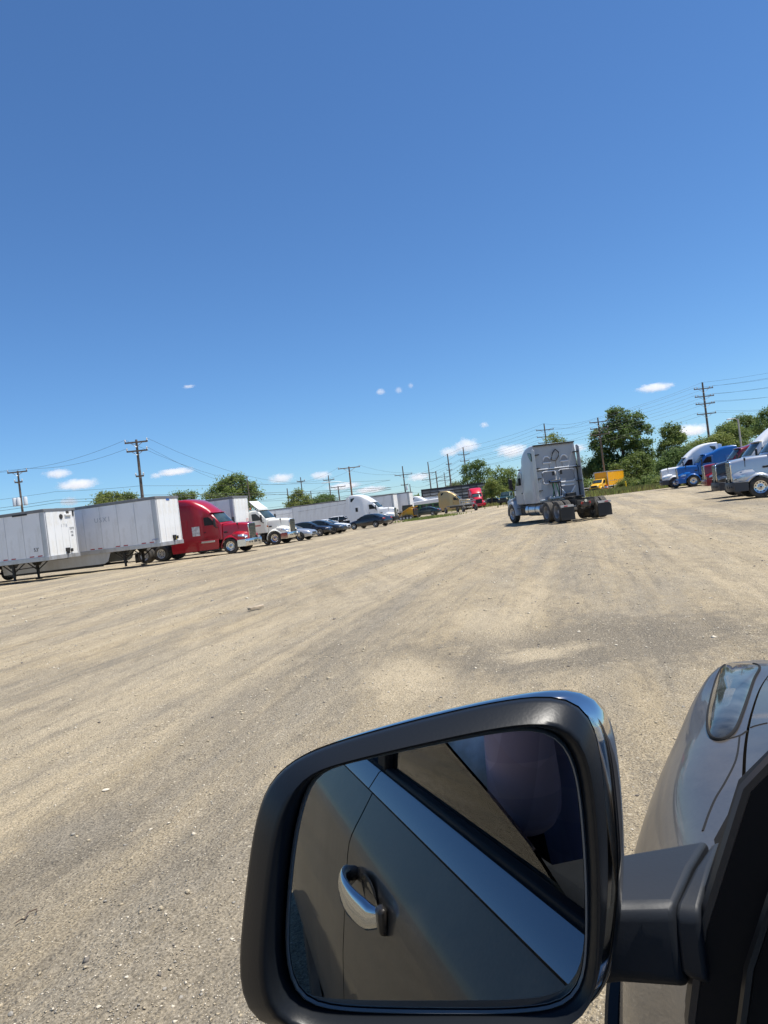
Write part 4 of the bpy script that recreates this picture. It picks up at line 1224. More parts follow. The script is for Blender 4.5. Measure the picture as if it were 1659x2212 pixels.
pressed("upper_bead", [(-.58, 2.96), (-.20, 2.96), (-.26, 3.20), (-.34, 3.28), (-.46, 3.28), (-.54, 3.18)])
pressed("upper_bead", [(.22, 2.96), (.60, 2.96), (.56, 3.16), (.47, 3.27), (.36, 3.28), (.28, 3.20)])
MB().box(-4.15, 0, 2.60, .03, 2.2, .03).build("wall_groove", M_GAP, tGr)
MB().box(-4.15, 0, 2.66, .05, 2.2, .06).build("wall_ridge", mat("bead_highlight"), tGr, bevel=.015)  # ridge takes the same painted highlight as the beads
pressed("lower_bead", rrect(-.66, -.06, 1.92, 2.54)); pressed("lower_bead", rrect(.10, .80, 1.92, 2.56))
pressed("locker_bead", [(.12, 1.74), (.74, 1.74), (.78, 1.66), (.55, 1.30), (.48, 1.26), (.36, 1.26), (.30, 1.30), (.08, 1.66)])
for u, z in ((-.16, 2.40), (.20, 2.42)): MB().box(wp(u, z)[0] - .01, wp(u, z)[1], z, .05, .11, .20).build("wall_vent", M_BLACK, tGr, bevel=.01)
MB().box(-4.17, 0, 1.10, .06, 2.1, .07).build("sill_bar", M_ALU, tGr, bevel=.01)
hx = [(-.22, 3.10), (-.02, 3.02), (.13, 3.22), (.16, 3.44), (.02, 3.60), (-.12, 3.42)]
MB().tube([wp(u, z, .12) for u, z in hx + hx[:2]], .032, 6).build("hose_hoop", M_BLACK, tGr)
MB().box(-4.22, .18, 1.98, .18, .56, .16).build("coupling_tray", M_BLACK, tGr, bevel=.02)
MB().tube([wp(-.42, 2.10, .2), wp(-.40, 1.98, .26), wp(.06, 1.98, .26), wp(.10, 2.12, .2)], .02, 6).build("tray_rail", M_CHROME, tGr)
for k, (u0, u1, c_) in enumerate(((-.30, -.42, (.01, .12, .05)), (-.18, -.10, (.01, .12, .05)), (-.06, -.12, (.015, .015, .018)), (.04, -.05, (.015, .015, .018)), (-.36, -.30, (.015, .015, .018)))):
    MB().tube([wp(u0, 1.92, .24), wp(lerp(u0, u1, .3), 1.6, .34), wp(lerp(u0, u1, .7), 1.3, .36), wp(u1, 1.10, .22)], .026, 5).build("air_hose", mat("hose_%d" % (c_[1] > .1), c_, .5), tGr)
for u, z in ((-.88, 3.40), (-.90, 2.72), (-.90, 2.2), (-.9, 1.6), (.92, 3.36), (.95, 2.6), (.95, 1.9)):
    MB().box(wp(u, z)[0] - .14, wp(u, z)[1], z, .30, .20, .05).build("extender_bracket", M_FRAME, tGr)
for s in (-1, 1):
    MB().box(-4.145, s * 1.10, 1.9, .02, .05, 1.7).build("wall_seam", M_GAP, tGr)
for u, z0, z1 in ((.30, 2.72, 2.94), (-.3, 2.70, 2.92), (.02, 2.7, 3.0)): MB().box(-4.137, -u * 1.15, (z0 + z1) / 2, .006, .02, z1 - z0).build("rust_streak", mat("rust", (.22, .13, .07), .8), tGr)
MB().box(-4.28, -.55, 1.22, .22, .5, .22).build("battery_box", M_FRAME, tGr, bevel=.02)
MB().box(-4.3, .3, 1.18, .3, .7, .12).build("deck_plate", M_STEEL, tGr, bevel=.01)
MB().box(-4.16, 0, 3.875, .20, 2.16, .07).build("roof_edge_trim", M_BLACK, tGr, bevel=.01)
MB().box(-6.98, 0, .74, .4, .5, .28).build("air_tank", M_FRAME, tGr, bevel=.05)
MB().lathe([(0, -.02), (.07, -.02), (.07, .02)], 'x', (-7.165, 0, .90), 12).build("reversing_lamp", M_CHROME, tGr)

ME_RIMP = dark_copy(ME_RIMR, mat("rim_white_paint", (.24, .24, .25), .5, dirt=((.22, .20, .17), 3, .45, .9)), "truck_rim_white")
for o in list(tGr.children):
    if o.name.startswith("wheel"):
        for c in o.children:
            if c.data in (ME_RIMR, ME_RIMW): c.data = ME_RIMP
            elif c.data == ME_RIMF: c.data = dark_copy(ME_RIMF, M_STEEL, 'truck_rim_dull')
# ------------------------------------------------------------------ cars
def car_rim():
    m = MB()
    m.lathe([(0, .10), (.05, .095), (.06, .07), (.10, .05)], 'y', n=16)
    for k in range(5):
        a = 2 * math.pi * k / 5
        ca, sa = math.cos(a), math.sin(a)
        q = [(.05, -.035), (.21, -.028), (.21, .028), (.05, .035)]
        m.add([(x * ca - y * sa, .085 - .02 * x, x * sa + y * ca) for x, y in q] + [(x * ca - y * sa, .05, x * sa + y * ca) for x, y in q], [(0, 1, 2, 3), (4, 7, 6, 5), (0, 4, 5, 1), (1, 5, 6, 2), (2, 6, 7, 3), (3, 7, 4, 0)])
    m.lathe([(.20, .07), (.225, .10), (.235, .10), (.235, -.08)], 'y', n=24)
    o = m.build("car_rim", M_ALU); me = o.data; bpy.data.objects.remove(o); return me
def car_tyre():
    m = MB().lathe([(.225, -.08), (.26, -.105), (.31, -.105), (.33, -.08), (.335, 0), (.33, .08), (.31, .105), (.26, .105), (.225, .08)], 'y', n=28)
    m.lathe([(0, -.02), (.225, -.02)], 'y', n=16)
    o = m.build("car_tyre", M_RUBBER); me = o.data; bpy.data.objects.remove(o); return me
ME_CRIM, ME_CTYRE = car_rim(), car_tyre()
KINDS = {
    'sedan': dict(L=4.85, W=.92, body=[(0, .60, .70), (-.06, .70, .80), (-.25, .78, .88), (-.7, .88, .91), (-1.35, .98, .92), (-2.0, 1.01, .92), (-3.0, 1.03, .92), (-3.9, 1.05, .92), (-4.35, 1.06, .90), (-4.70, 1.02, .86), (-4.82, .85, .82), (-4.85, .62, .78)],
                  roof=[(-1.30, .99, .80), (-1.75, 1.23, .70), (-2.15, 1.41, .62), (-2.6, 1.455, .60), (-3.2, 1.43, .60), (-3.7, 1.28, .66), (-4.2, 1.06, .76)], ax=(-.92, -3.78), roofspan=(-2.02, -3.45), bp=-2.75),
    'suv': dict(L=4.7, W=.94, body=[(0, .70, .74), (-.06, .84, .84), (-.25, .94, .90), (-.8, 1.03, .93), (-1.25, 1.09, .94), (-2.0, 1.12, .94), (-3.5, 1.15, .94), (-4.4, 1.15, .90), (-4.62, 1.08, .86), (-4.7, .7, .84)],
                roof=[(-1.15, 1.09, .82), (-1.55, 1.36, .74), (-1.95, 1.60, .68), (-2.6, 1.68, .66), (-3.6, 1.66, .66), (-4.1, 1.60, .68), (-4.45, 1.14, .80)], ax=(-.92, -3.65), roofspan=(-1.85, -4.2), bp=-2.7)}
def car(label, pos, rz, pm, kind='sedan', name="parked_car", s=1.0, group=None):
    """pos: ground point at the middle of the car"""
    K = KINDS[kind]
    t = thing(name, label, "car", (pos[0], pos[1], gz(pos[0], pos[1])), rz, group)
    o_ = K['L'] / 2
    secs = []
    for x, z, w_ in K['body']:
        z0 = .24 if -.3 > x > -K['L'] + .3 else .32
        secs.append([(o_ + x, y, zz) for y, zz in ((-w_ * .94, z0), (-w_, lerp(z0, z, .35)), (-w_ * .985, lerp(z0, z, .72)), (-w_ * .93, z - .045), (-w_ * .80, z), (0, z + .035), (w_ * .80, z), (w_ * .93, z - .045), (w_ * .985, lerp(z0, z, .72)), (w_, lerp(z0, z, .35)), (w_ * .94, z0))])
    MB().loft(secs).build("body", pm, t, angle=50)
    gs = []
    for x, z, w_ in K['roof']:
        zb = interp([(-a, b_, c) for a, b_, c in K['body']], -x)[0]
        wb = .80
        gs.append([(o_ + x, y, zz) for y, zz in ((-wb, zb - .03), (-lerp(wb, w_, .6), lerp(zb, z, .6)), (-w_, z - .04), (-w_ * .85, z), (0, z + .02), (w_ * .85, z), (w_, z - .04), (lerp(wb, w_, .6), lerp(zb, z, .6)), (wb, zb - .03))])
    MB().loft(gs).build("windows", M_GLASS, t, angle=50)
    a, b_ = K['roofspan']
    rs = []
    for i in range(8):
        x = lerp(a, b_, i / 7)
        z, w_ = interp([(-q[0], q[1], q[2]) for q in K['roof']], -x)
        rs.append([(o_ + x, y, zz + .012) for y, zz in ((-w_ - .012, z - .07), (-w_ * .86, z), (0, z + .022), (w_ * .86, z), (w_ + .012, z - .07))])
    MB().loft(rs, closed=False, cap=False).build("roof", pm, t, angle=60)
    for sd in (-1, 1):
        p_ = MB()
        r0 = K['roof']
        za, wa = interp([(-q[0], q[1], q[2]) for q in r0], -a)
        p_.tube([(o_ + r0[0][0], sd * .80, r0[0][1]), (o_ + r0[1][0], sd * (r0[1][2] + .02), r0[1][1] - .02), (o_ + a, sd * (wa + .015), za - .05)], .028, 5)
        zb2, wb2 = interp([(-q[0], q[1], q[2]) for q in r0], -b_)
        p_.tube([(o_ + b_, sd * (wb2 + .015), zb2 - .05), (o_ + r0[-1][0], sd * .79, r0[-1][1])], .045, 5)
        z3, w3 = interp([(-q[0], q[1], q[2]) for q in r0], -K['bp'])
        p_.tube([(o_ + K['bp'], sd * (w3 + .015), z3 - .05), (o_ + K['bp'] - .05, sd * .83, 1.0)], .03, 5)
        p_.build("pillars", pm, t)
        MB().box(o_ - 1.62, sd * .98, 1.04, .12, .20, .13).build("side_mirror", pm, t, bevel=.03)
        MB().loft([[(o_ + x, sd * y, z) for y, z in ((y0, .60), (y0 + .01, .66), (y0 - .05, .74))] for x, y0 in ((-.03, .55), (-.10, .76), (-.30, .885))], closed=False, cap=False).build("headlamp", M_LENS, t)
        MB().box(o_ - K['L'] + .10, sd * .68, .86, .16, .34, .13).build("tail_lamp", M_REDLENS, t, bevel=.03)
        for x in K['ax']:
            wo = use_mesh("wheel", ME_CTYRE, t, (o_ + x, sd * .84, .335), (0, random.uniform(0, 6), 0 if sd > 0 else math.pi))
            use_mesh("rim", ME_CRIM, wo)
            MB().lathe([(.02, 0), (.375, 0)], 'y', (o_ + x, sd * (K['W'] + .002), .36), 24).build("wheel_arch", M_GAP, t)
    MB().box(o_ - .02, 0, .56, .06, .9, .16).build("grille", M_GRILLE, t, bevel=.02)
    MB().box(o_ - .01, 0, .40, .06, 1.3, .10).build("lower_grille", M_GRILLE, t, bevel=.02)
    return t
hl = Vector((math.cos(H_LEFT), math.sin(H_LEFT), 0)); ll = Vector((-hl.y, hl.x, 0))
def car_front(wheel_px, rz, near=-1, kind='sedan'):
    """middle of the car from the picture position of its camera-side front wheel"""
    p = gp(*wheel_px); h = Vector((math.cos(rz), math.sin(rz), 0)); l = Vector((-h.y, h.x, 0)) * near
    return p - l * .84 - h * (KINDS[kind]['L'] / 2 + KINDS[kind]['ax'][0])
C_SILVER = mat("car_silver", (.50, .51, .53), .3, .6, coat=.7)
C_BLACK = mat("car_black", (.012, .012, .014), .25, 0, coat=1)
C_CHAR = mat("car_charcoal", (.03, .033, .036), .28, .3, coat=1)
car("silver sedan nosing out beside the cream day cab", car_front((650, 1168.3), H_LEFT), H_LEFT, C_SILVER)
car("black muscle sedan between the silver sedan and a dark car", car_front((692.2, 1158.2), H_LEFT), H_LEFT, C_BLACK)
car("dark charcoal car with bright headlamps, second dark car from the day cab", car_front((721, 1154.0), H_LEFT), H_LEFT, C_CHAR)
car("white hatchback car whose hood shows behind the black sedan's front", car_front((731, 1150.5), H_LEFT), H_LEFT, mat("car_white", (.72, .73, .74), .3, 0, coat=.6))
car("white sport utility car parked behind the sedans", gp(742, 1140.0), H_LEFT + R(4), mat("car_white", (.72, .73, .74)), 'suv')
f2, r2 = gp(764.9, 1144.1), gp(817.2, 1138.4)
h2 = math.atan2(f2.y - r2.y, f2.x - r2.x)
mid = (f2 + r2) / 2 + Vector((math.sin(h2), -math.cos(h2), 0)) * -.84 * (1 if math.cos(h2) < 0 else -1) * -1
car("black sedan seen from the side with red tail lamp, in front of the white tractor", mid, h2, C_BLACK)
car("dark green sedan right of the yellow loader", gp(921, 1115.0), R(160), mat("car_dark_green", (.012, .028, .026), .28, .2, coat=1))
car("black estate car behind the dark green sedan", gp(918, 1110.5), R(165), C_BLACK, 'suv')
car("dark blue car with white roof rack between the loader and the flatbed", gp(941, 1108.5), R(160), mat("car_navy", (.014, .02, .04), .28, .2, coat=1), 'suv')
car("white pickup-like car right of the bright red tractor", gp(1063, 1089), R(-40), mat("car_white", (.72, .73, .74)), 'suv')
car("grey car between the bright red tractor and the green service truck", gp(1072, 1089.5), R(-30), C_CHAR, 'suv')

# ------------------------------------------------------------------ green service truck behind the grey tractor
def tpx0(px, depth):
    d = ray(px, 1208 - .122 * px); x = d.x * depth
    return Vector((x, depth, gz(x, depth)))
def box_truck(label, pos, rz, cabm, boxm, railm, L=5.4, H=3.4, name="box_truck", boxed=True):
    t = thing(name, label, "truck", (pos[0], pos[1], gz(pos[0], pos[1])), rz)
    # x=0 at front axle
    secs = []
    for x, z, w_, r in ((-1.75, 2.28, .98, .10), (-1.55, 2.33, .98, .12), (-.95, 2.32, .97, .12), (-.80, 2.26, .96, .12), (-.30, 1.62, .98, .10), (.05, 1.56, .90, .14), (.6, 1.45, .82, .16), (.92, 1.30, .72, .14), (.98, 1.15, .70, .1)):
        secs.append(ring(x, .75, z, w_, w_, w_ - .05, r, .06))
    MB().loft(secs).build("cab", cabm, t, angle=35)
    MB().loft([[(x + .015 - .06 * (y / 1.1) ** 2, y, z + .04) for y in [.82 * (i / 4 - 1) for i in range(9)]] for x, z in ((-.76, 2.20), (-.55, 1.94), (-.34, 1.68))], closed=False, cap=False).build("windscreen", M_WSHIELD, t)
    for s in (-1, 1):
        MB().prism([(-.52, 1.62), (-1.45, 1.62), (-1.47, 2.14), (-.92, 2.14)], 'y', s * .978, s * .99).build("window", M_GLASS, t)
        MB().loft([[((.58 + dr) * math.cos(R(a)), s * y, .48 + (.58 + dr) * math.sin(R(a))) for y, dr in ((.55, .05), (1.0, .05), (1.08, .0), (1.06, -.05))] for a in range(-5, 186, 19)], closed=False, cap=False).build("fender", cabm, t)
        MB().box(.86, s * .74, 1.12, .2, .26, .2).build("headlamp", mat("warm_lens", (.8, .72, .45), .1, .2, coat=1), t, bevel=.05)
        mo = MB().box(-.45, s * 1.25, 1.85, .06, .18, .36).build("side_mirror", M_BLACK, t, bevel=.02)
        MB().tube([(-.45, s * 1.2, 1.8), (-.5, s * 1.0, 1.75)], .02, 5).build("mirror_arm", M_BLACK, mo)
        wheel(t, 0, s * .95, .48, ME_RIMF, .94)
        wheel(t, -4.6 if boxed else -3.6, s * .95, .48, ME_RIMR, .94)
        MB().lathe([(0, -1.3), (.26, -1.3), (.28, -1.35), (.28, -2.3), (.26, -2.35), (0, -2.35)], 'x', (0, s * .8, .68), 16).build("fuel_tank", M_ALU, t)
    MB().box(1.0, 0, 1.14, .06, 1.1, .34).build("grille", M_GRILLE, t, bevel=.03)
    MB().box(1.05, 0, .66, .25, 2.2, .30).build("bumper", M_BLACK, t, bevel=.05)
    c = MB(); c.box(-2.8, .4, .8, 7.2, .1, .2); c.box(-2.8, -.4, .8, 7.2, .1, .2); c.tube([(-4.6, -1, .48), (-4.6, 1, .48)], .08, 6); c.build("chassis", M_FRAME, t)
    if boxed:
        x0, x1 = -1.95, -1.95 - L
        MB().box((x0 + x1) / 2, 0, (1.0 + H) / 2, L, 2.44, H - 1.0 - .06).build("cargo_box", boxm, t, bevel=.02)
        r = MB()
        for s in (-1, 1):
            r.box((x0 + x1) / 2, s * 1.225, H - .06, L + .04, .07, .12); r.box((x0 + x1) / 2, s * 1.225, 1.0, L + .04, .07, .16)
            r.box(x0 + .01, s * 1.21, (1 + H) / 2, .07, .12, H - 1.0)
        r.box(x0 + .01, 0, H - .06, .08, 2.4, .14)
        r.build("box_rails", railm, t, bevel=.01)
        for s in (-1, 1):
            MB().box((x0 + x1) / 2, s * 1.224, 1.86, L - .1, .02, .05).build("rub_rail", railm, t)
            for k in range(9): MB().box(lerp(x0, x1, (k + .5) / 9), s * 1.2225, 2.2, .02, .012, H - 1.3).build("panel_rib", boxm, t)
    return t
yt_p = tpx0(1287, 122.5)
box_truck("yellow rental box truck with grey edge rails parked before the big tree", yt_p + Vector((.3, .6, 0)), R(226), P_YELLOW, mat("box_yellow", (.85, .40, .004), .42, coat=.2), M_RAIL, L=6.2, H=3.55)
sv = box_truck("dark green pickup truck partly hidden behind the grey tractor", gp(1092, 1090.5), R(-120), mat("dark_green_paint", (.015, .04, .033), .35, .2, coat=.6), M_RAIL, M_RAIL, name="pickup_truck", boxed=False)
b_ = MB()
for s in (-1, 1): b_.box(-3.2, s * .98, 1.15, 2.7, .06, .6)
b_.box(-4.55, 0, 1.15, .06, 2.0, .6); b_.box(-3.2, 0, .9, 2.7, 2.0, .06)
b_.build("cargo_bed", mat("dark_green_paint"), sv, bevel=.02)

# ------------------------------------------------------------------ yellow skid loader
sk_p = gp(883, 1122.5)
sk = thing("skid_loader", "yellow and black tracked skid loader parked in front of the white trailers", "loader", sk_p, R(150))
M_CATY = mat("loader_yellow", (.62, .33, .02), .45, dirt=((.25, .2, .14), 2, .5, .9))
MB().prism([(-1.1, .45), (-1.15, 1.35), (-.95, 1.55), (-.4, 1.55), (.6, .95), (.9, .5)], 'y', -.55, .55).build("body", M_CATY, sk, bevel=.04)
MB().prism([(-.6, 1.0), (-.65, 2.05), (.55, 2.08), (.62, 1.6), (.55, .8)], 'y', -.48, .48).build("cab", M_BLACK, sk, bevel=.03)
for s in (-1, 1):
    MB().prism([(-.45, 1.2), (-.45, 1.92), (.42, 1.94), (.42, 1.2)], 'y', s * .482, s * .49).build("side_glass", M_GLASS, sk)
    MB().loft([[(x, s * y, z) for y, z in ((.60, z0 - .07), (.74, z0 - .07), (.74, z0 + .07), (.60, z0 + .07))] for x, z0 in ((-1.25, 1.75), (-.6, 1.62), (.4, 1.15), (1.1, .55))]).build("lift_arm", M_CATY, sk, bevel=.02)
    MB().prism([(-1.05, .05), (.85, .02), (1.05, .25), (.85, .52), (-.1, .72), (-.95, .60), (-1.2, .3)], 'y', s * .50, s * .92).build("track", M_RUBBER, sk, bevel=.05)
    for x in (-.85, -.3, .25, .75): MB().lathe([(0, .02), (.15, .02), (.16, -.02)], 'y', (x, s * .925, .26), 10).build("track_roller", M_STEEL, sk)
MB().prism([(-1.17, .5), (-1.28, .55), (-1.28, 1.45), (-1.12, 1.55)], 'y', -.62, .62).build("engine_door", M_BLACK, sk, bevel=.03)
MB().prism([(1.05, .08), (1.75, .10), (1.1, .75)], 'y', -.95, .95).build("bucket", M_STEEL, sk, bevel=.01)
for s in (-1, 1): MB().box(-1.29, s * .45, 1.3, .03, .14, .10).build("tail_lamp", M_REDLENS, sk)

# ------------------------------------------------------------------ flatbed deck in front of the gold tractor
wR, wL = gp(1000.5, 1105.8), gp(963, 1108.9)
fh = math.atan2(wR.y - wL.y, wR.x - wL.x)
fl_mid = (wR + wL) / 2
fbt = thing("flatbed_trailer", "short grey flatbed trailer with slatted end rack below the gold tractor", "trailer", (fl_mid.x, fl_mid.y, 0), fh)
MB().box(0, 1.15, 1.12, 6.6, 2.4, .16).build("deck", mat("deck_grey", (.20, .20, .19), .7, noise=(2, .25)), fbt, bevel=.02)
q = MB()
for y in (.4, 1.9): q.box(0, y, .92, 6.2, .12, .24)
q.build("beams", M_FRAME, fbt)
for k in range(7): MB().box(3.28, .06 + k * .365, 1.55, .05, .06, .95).build("rack_post", M_STEEL, fbt)
for z in (1.3, 1.6, 1.95): MB().box(3.28, 1.15, z, .04, 2.3, .07).build("rack_rail", M_STEEL, fbt)
d_ = (wR - wL).length / 2
for x in (-d_, d_):
    for y in (.16, 2.14): wheel(fbt, x, y if y > 1 else .10, .5, ME_RIMW)
for o in [c for c in fbt.children if c.name.startswith("wheel")]:
    if o.location.y < 1: o.rotation_euler.z = math.pi

# ------------------------------------------------------------------ green and white van behind the gold tractor, blue cab-over
gv_p = at(928, 1106, 146.0)
gv = thing("camper_van", "white and green van body left of the gold tractor's sleeper", "van", (gv_p.x, gv_p.y, 0), H_LEFT)
MB().prism([(-3.2, .5), (-3.2, 2.2), (3.0, 2.2), (3.2, 1.9), (3.2, .5)], 'y', -1.1, 1.1).build("body", mat("van_green", (.02, .11, .03), .4, coat=.4), gv, bevel=.08)
MB().prism([(-3.22, 2.05), (-3.0, 2.75), (2.4, 2.95), (3.1, 2.3), (3.22, 2.05)], 'y', -1.12, 1.12).build("roof", P_WHITE, gv, bevel=.12)
for k in range(4): MB().box(-2.2 + k * 1.3, -1.105, 1.65, .95, .02, .55).build("window", M_GLASS, gv, bevel=.02)
for x in (-2.2, 2.1):
    for s in (-1, 1): wheel(gv, x, s * 1.0, .42, ME_RIMW, .8)
bt_p = gp(742, 1131) + Vector((-1.5, 8, 0))
bt = thing("cabover_truck", "dark blue truck with tall exhaust stack behind the parked cars", "truck", (bt_p.x, bt_p.y, 0), R(168))
M_BT = P_DBLUE
MB().prism([(.9, .6), (1.0, 1.5), (.85, 2.55), (-.5, 2.6), (-.5, .6)], 'y', -1.1, 1.1).build("cab", M_BT, bt, bevel=.08)
MB().prism([(-.75, .9), (-.75, 2.75), (-1.4, 3.15), (-2.6, 3.25), (-4.9, 3.15), (-4.95, .9)], 'y', -1.2, 1.2).build("sleeper_box", paint("mid_blue_paint", (.015, .10, .30), .4, .4, .2), bt, bevel=.08)
MB().box(-3.0, 0, 2.0, .06, 2.43, 2.3).build("box_seam", P_DBLUE, bt)
MB().box(.93, 0, 2.1, .12, 1.9, .7).build("windscreen", M_WSHIELD, bt)
for s in (-1, 1):
    MB().prism([(.6, 1.7), (-.2, 1.7), (-.2, 2.3), (.55, 2.3)], 'y', s * 1.1, s * 1.115).build("window", M_WSHIELD, bt)
    MB().tube([(-.62, s * 1.15, .8), (-.62, s * 1.15, 3.5)], .08, 8).build("exhaust_stack", M_FRAME, bt)
    for x in (.2, -3.6, -4.7): wheel(bt, x, s * 1.0, .51, ME_RIMW)
v_ = MB()
for y in (-.7, 0, .7): v_.lathe([(0, .1), (.14, .06), (.16, -.2)], 'x', (.75, y, 2.72), 10)
v_.build("roof_lamps", M_CHROME, bt)
MB().box(-2.2, 0, .8, 6.0, .9, .25).build("chassis", M_FRAME, bt)

# ------------------------------------------------------------------ barrels, cone, post by the yellow truck
def barrel(label, p, s=1.0, lean=0):
    t = thing("traffic_barrel", label, "traffic barrel", p, 0)
    ow = mat("barrel_white", (.8, .8, .8), .5); oo = mat("barrel_orange", (.85, .13, .02), .5)
    z = .12
    MB().lathe([(.0, .0), (.36, 0), (.36, .10), (.28, .12)], 'z', n=16).build("rubber_base", M_BLACK, t)
    for k, (m_, r0, r1) in enumerate(((oo, .29, .28), (ow, .275, .27), (oo, .265, .255), (ow, .25, .245), (oo, .24, .22))):
        MB().lathe([(r0, z), (r1, z + .18)] + ([(0, z + .18)] if k == 4 else []), 'z', n=16).build("band", m_, t); z += .18
    MB().tube([(-.06, 0, z), (-.05, 0, z + .08), (.05, 0, z + .08), (.06, 0, z)], .02, 5).build("grip", oo, t)
    t.scale = (s, s, s); t.rotation_euler = (lean, 0, 0)
    return t
barrel("orange and white striped traffic barrel in front of the yellow truck's box", tpx0(1309, 116), 1.2)
cone_p = tpx0(1322, 117)
cn = thing("traffic_cone", "toppled orange and white traffic cone beside the striped barrel", "traffic cone", cone_p + Vector((0, 0, .18)), R(30))
MB().lathe([(.30, 0), (.12, .55)], 'x', n=14).build("cone", mat("barrel_orange"), cn)
MB().lathe([(.225, .2), (.175, .35)], 'x', (.0, 0, .0), 14).build("white_band", mat("barrel_white"), cn)
MB().box(-.02, 0, 0.1, .05, .55, .55).build("base", M_BLACK, cn)
bp_ = tpx0(1351, 112)
by = thing("bollard", "slim yellow steel post standing at the grass edge right of the yellow truck", "bollard", bp_)
MB().lathe([(.13, 0), (.13, 1.35), (.10, 1.43), (0, 1.46)], 'z', n=12).build("post", mat("bollard_yellow", (.80, .50, .01), .5), by)
MB().lathe([(.2, 0), (.2, .06), (0, .06)], 'z', n=12).build("footing", mat("concrete", (.45, .43, .40), .9), by)

# guard rail and fence pieces left of the yellow truck
gr = thing("guard_rail", "grey pipe guard rail left of the yellow box truck", "guard rail", tpx0(1222, 124))
for k in range(5): MB().box(k * 2.2 - 2, k * .8, .55, .12, .12, 1.1).build("rail_post", M_STEEL, gr)
for z in (.55, 1.0): MB().tube([(-2.4, -.15, z + .3), (1, 1.0, z + .15), (7.2, 3.05, z)], .07, 6).build("rail_pipe", M_STEEL, gr)

# ------------------------------------------------------------------ trees
def leaf_mat(name, c, hue):
    m = bpy.data.materials.new(name); m.use_nodes = True
    t = m.node_tree; N = t.nodes; L = t.links
    b = N["Principled BSDF"]; b.inputs["Roughness"].default_value = .55; b.inputs["Specular IOR Level"].default_value = .3
    tc = N.new("ShaderNodeTexCoord"); n = N.new("ShaderNodeTexNoise"); n.inputs["Scale"].default_value = .8; n.inputs["Detail"].default_value = 5
    L.new(tc.outputs["Object"], n.inputs["Vector"])
    cr = N.new("ShaderNodeMix"); cr.data_type = 'RGBA'
    cr.inputs[6].default_value = (c[0] * .65, c[1] * .7, c[2] * .7, 1); cr.inputs[7].default_value = (c[0] * 1.35 * hue, c[1] * 1.3, c[2] * 1.2, 1)
    mr = N.new("ShaderNodeMapRange"); mr.inputs["From Min"].default_value = .3; mr.inputs["From Max"].default_value = .7
    L.new(n.outputs["Fac"], mr.inputs["Value"]); L.new(mr.outputs[0], cr.inputs[0])
    L.new(cr.outputs[2], b.inputs["Base Color"])
    tr = N.new("ShaderNodeBsdfTranslucent"); L.new(cr.outputs[2], tr.inputs["Color"])
    mx = N.new("ShaderNodeMixShader"); mx.inputs[0].default_value = .5
    out = N["Material Output"]
    L.new(b.outputs[0], mx.inputs[1]); L.new(tr.outputs[0], mx.inputs[2]); L.new(mx.outputs[0], out.inputs["Surface"])
    return m
LEAF = {'dark': [leaf_mat("leaf_dark_a", (0.153, 0.224, 0.071), 1.0), leaf_mat("leaf_dark_b", (0.120, 0.179, 0.059), 1.0)],
        'mid': [leaf_mat("leaf_mid_a", (0.189, 0.250, 0.076), 1.05), leaf_mat("leaf_mid_b", (0.147, 0.206, 0.061), 1.0)],
        'light': [leaf_mat("leaf_light_a", (0.218, 0.266, 0.073), 1.1), leaf_mat("leaf_light_b", (0.171, 0.224, 0.064), 1.05)],
        'pale': [leaf_mat("leaf_pale_a", (0.224, 0.260, 0.153), 1.0), leaf_mat("leaf_pale_b", (0.177, 0.224, 0.118), 1.0)]}
M_BARK = mat("bark", (.085, .065, .048), .9, noise=(3, .35), bump=(12, .6, .03))

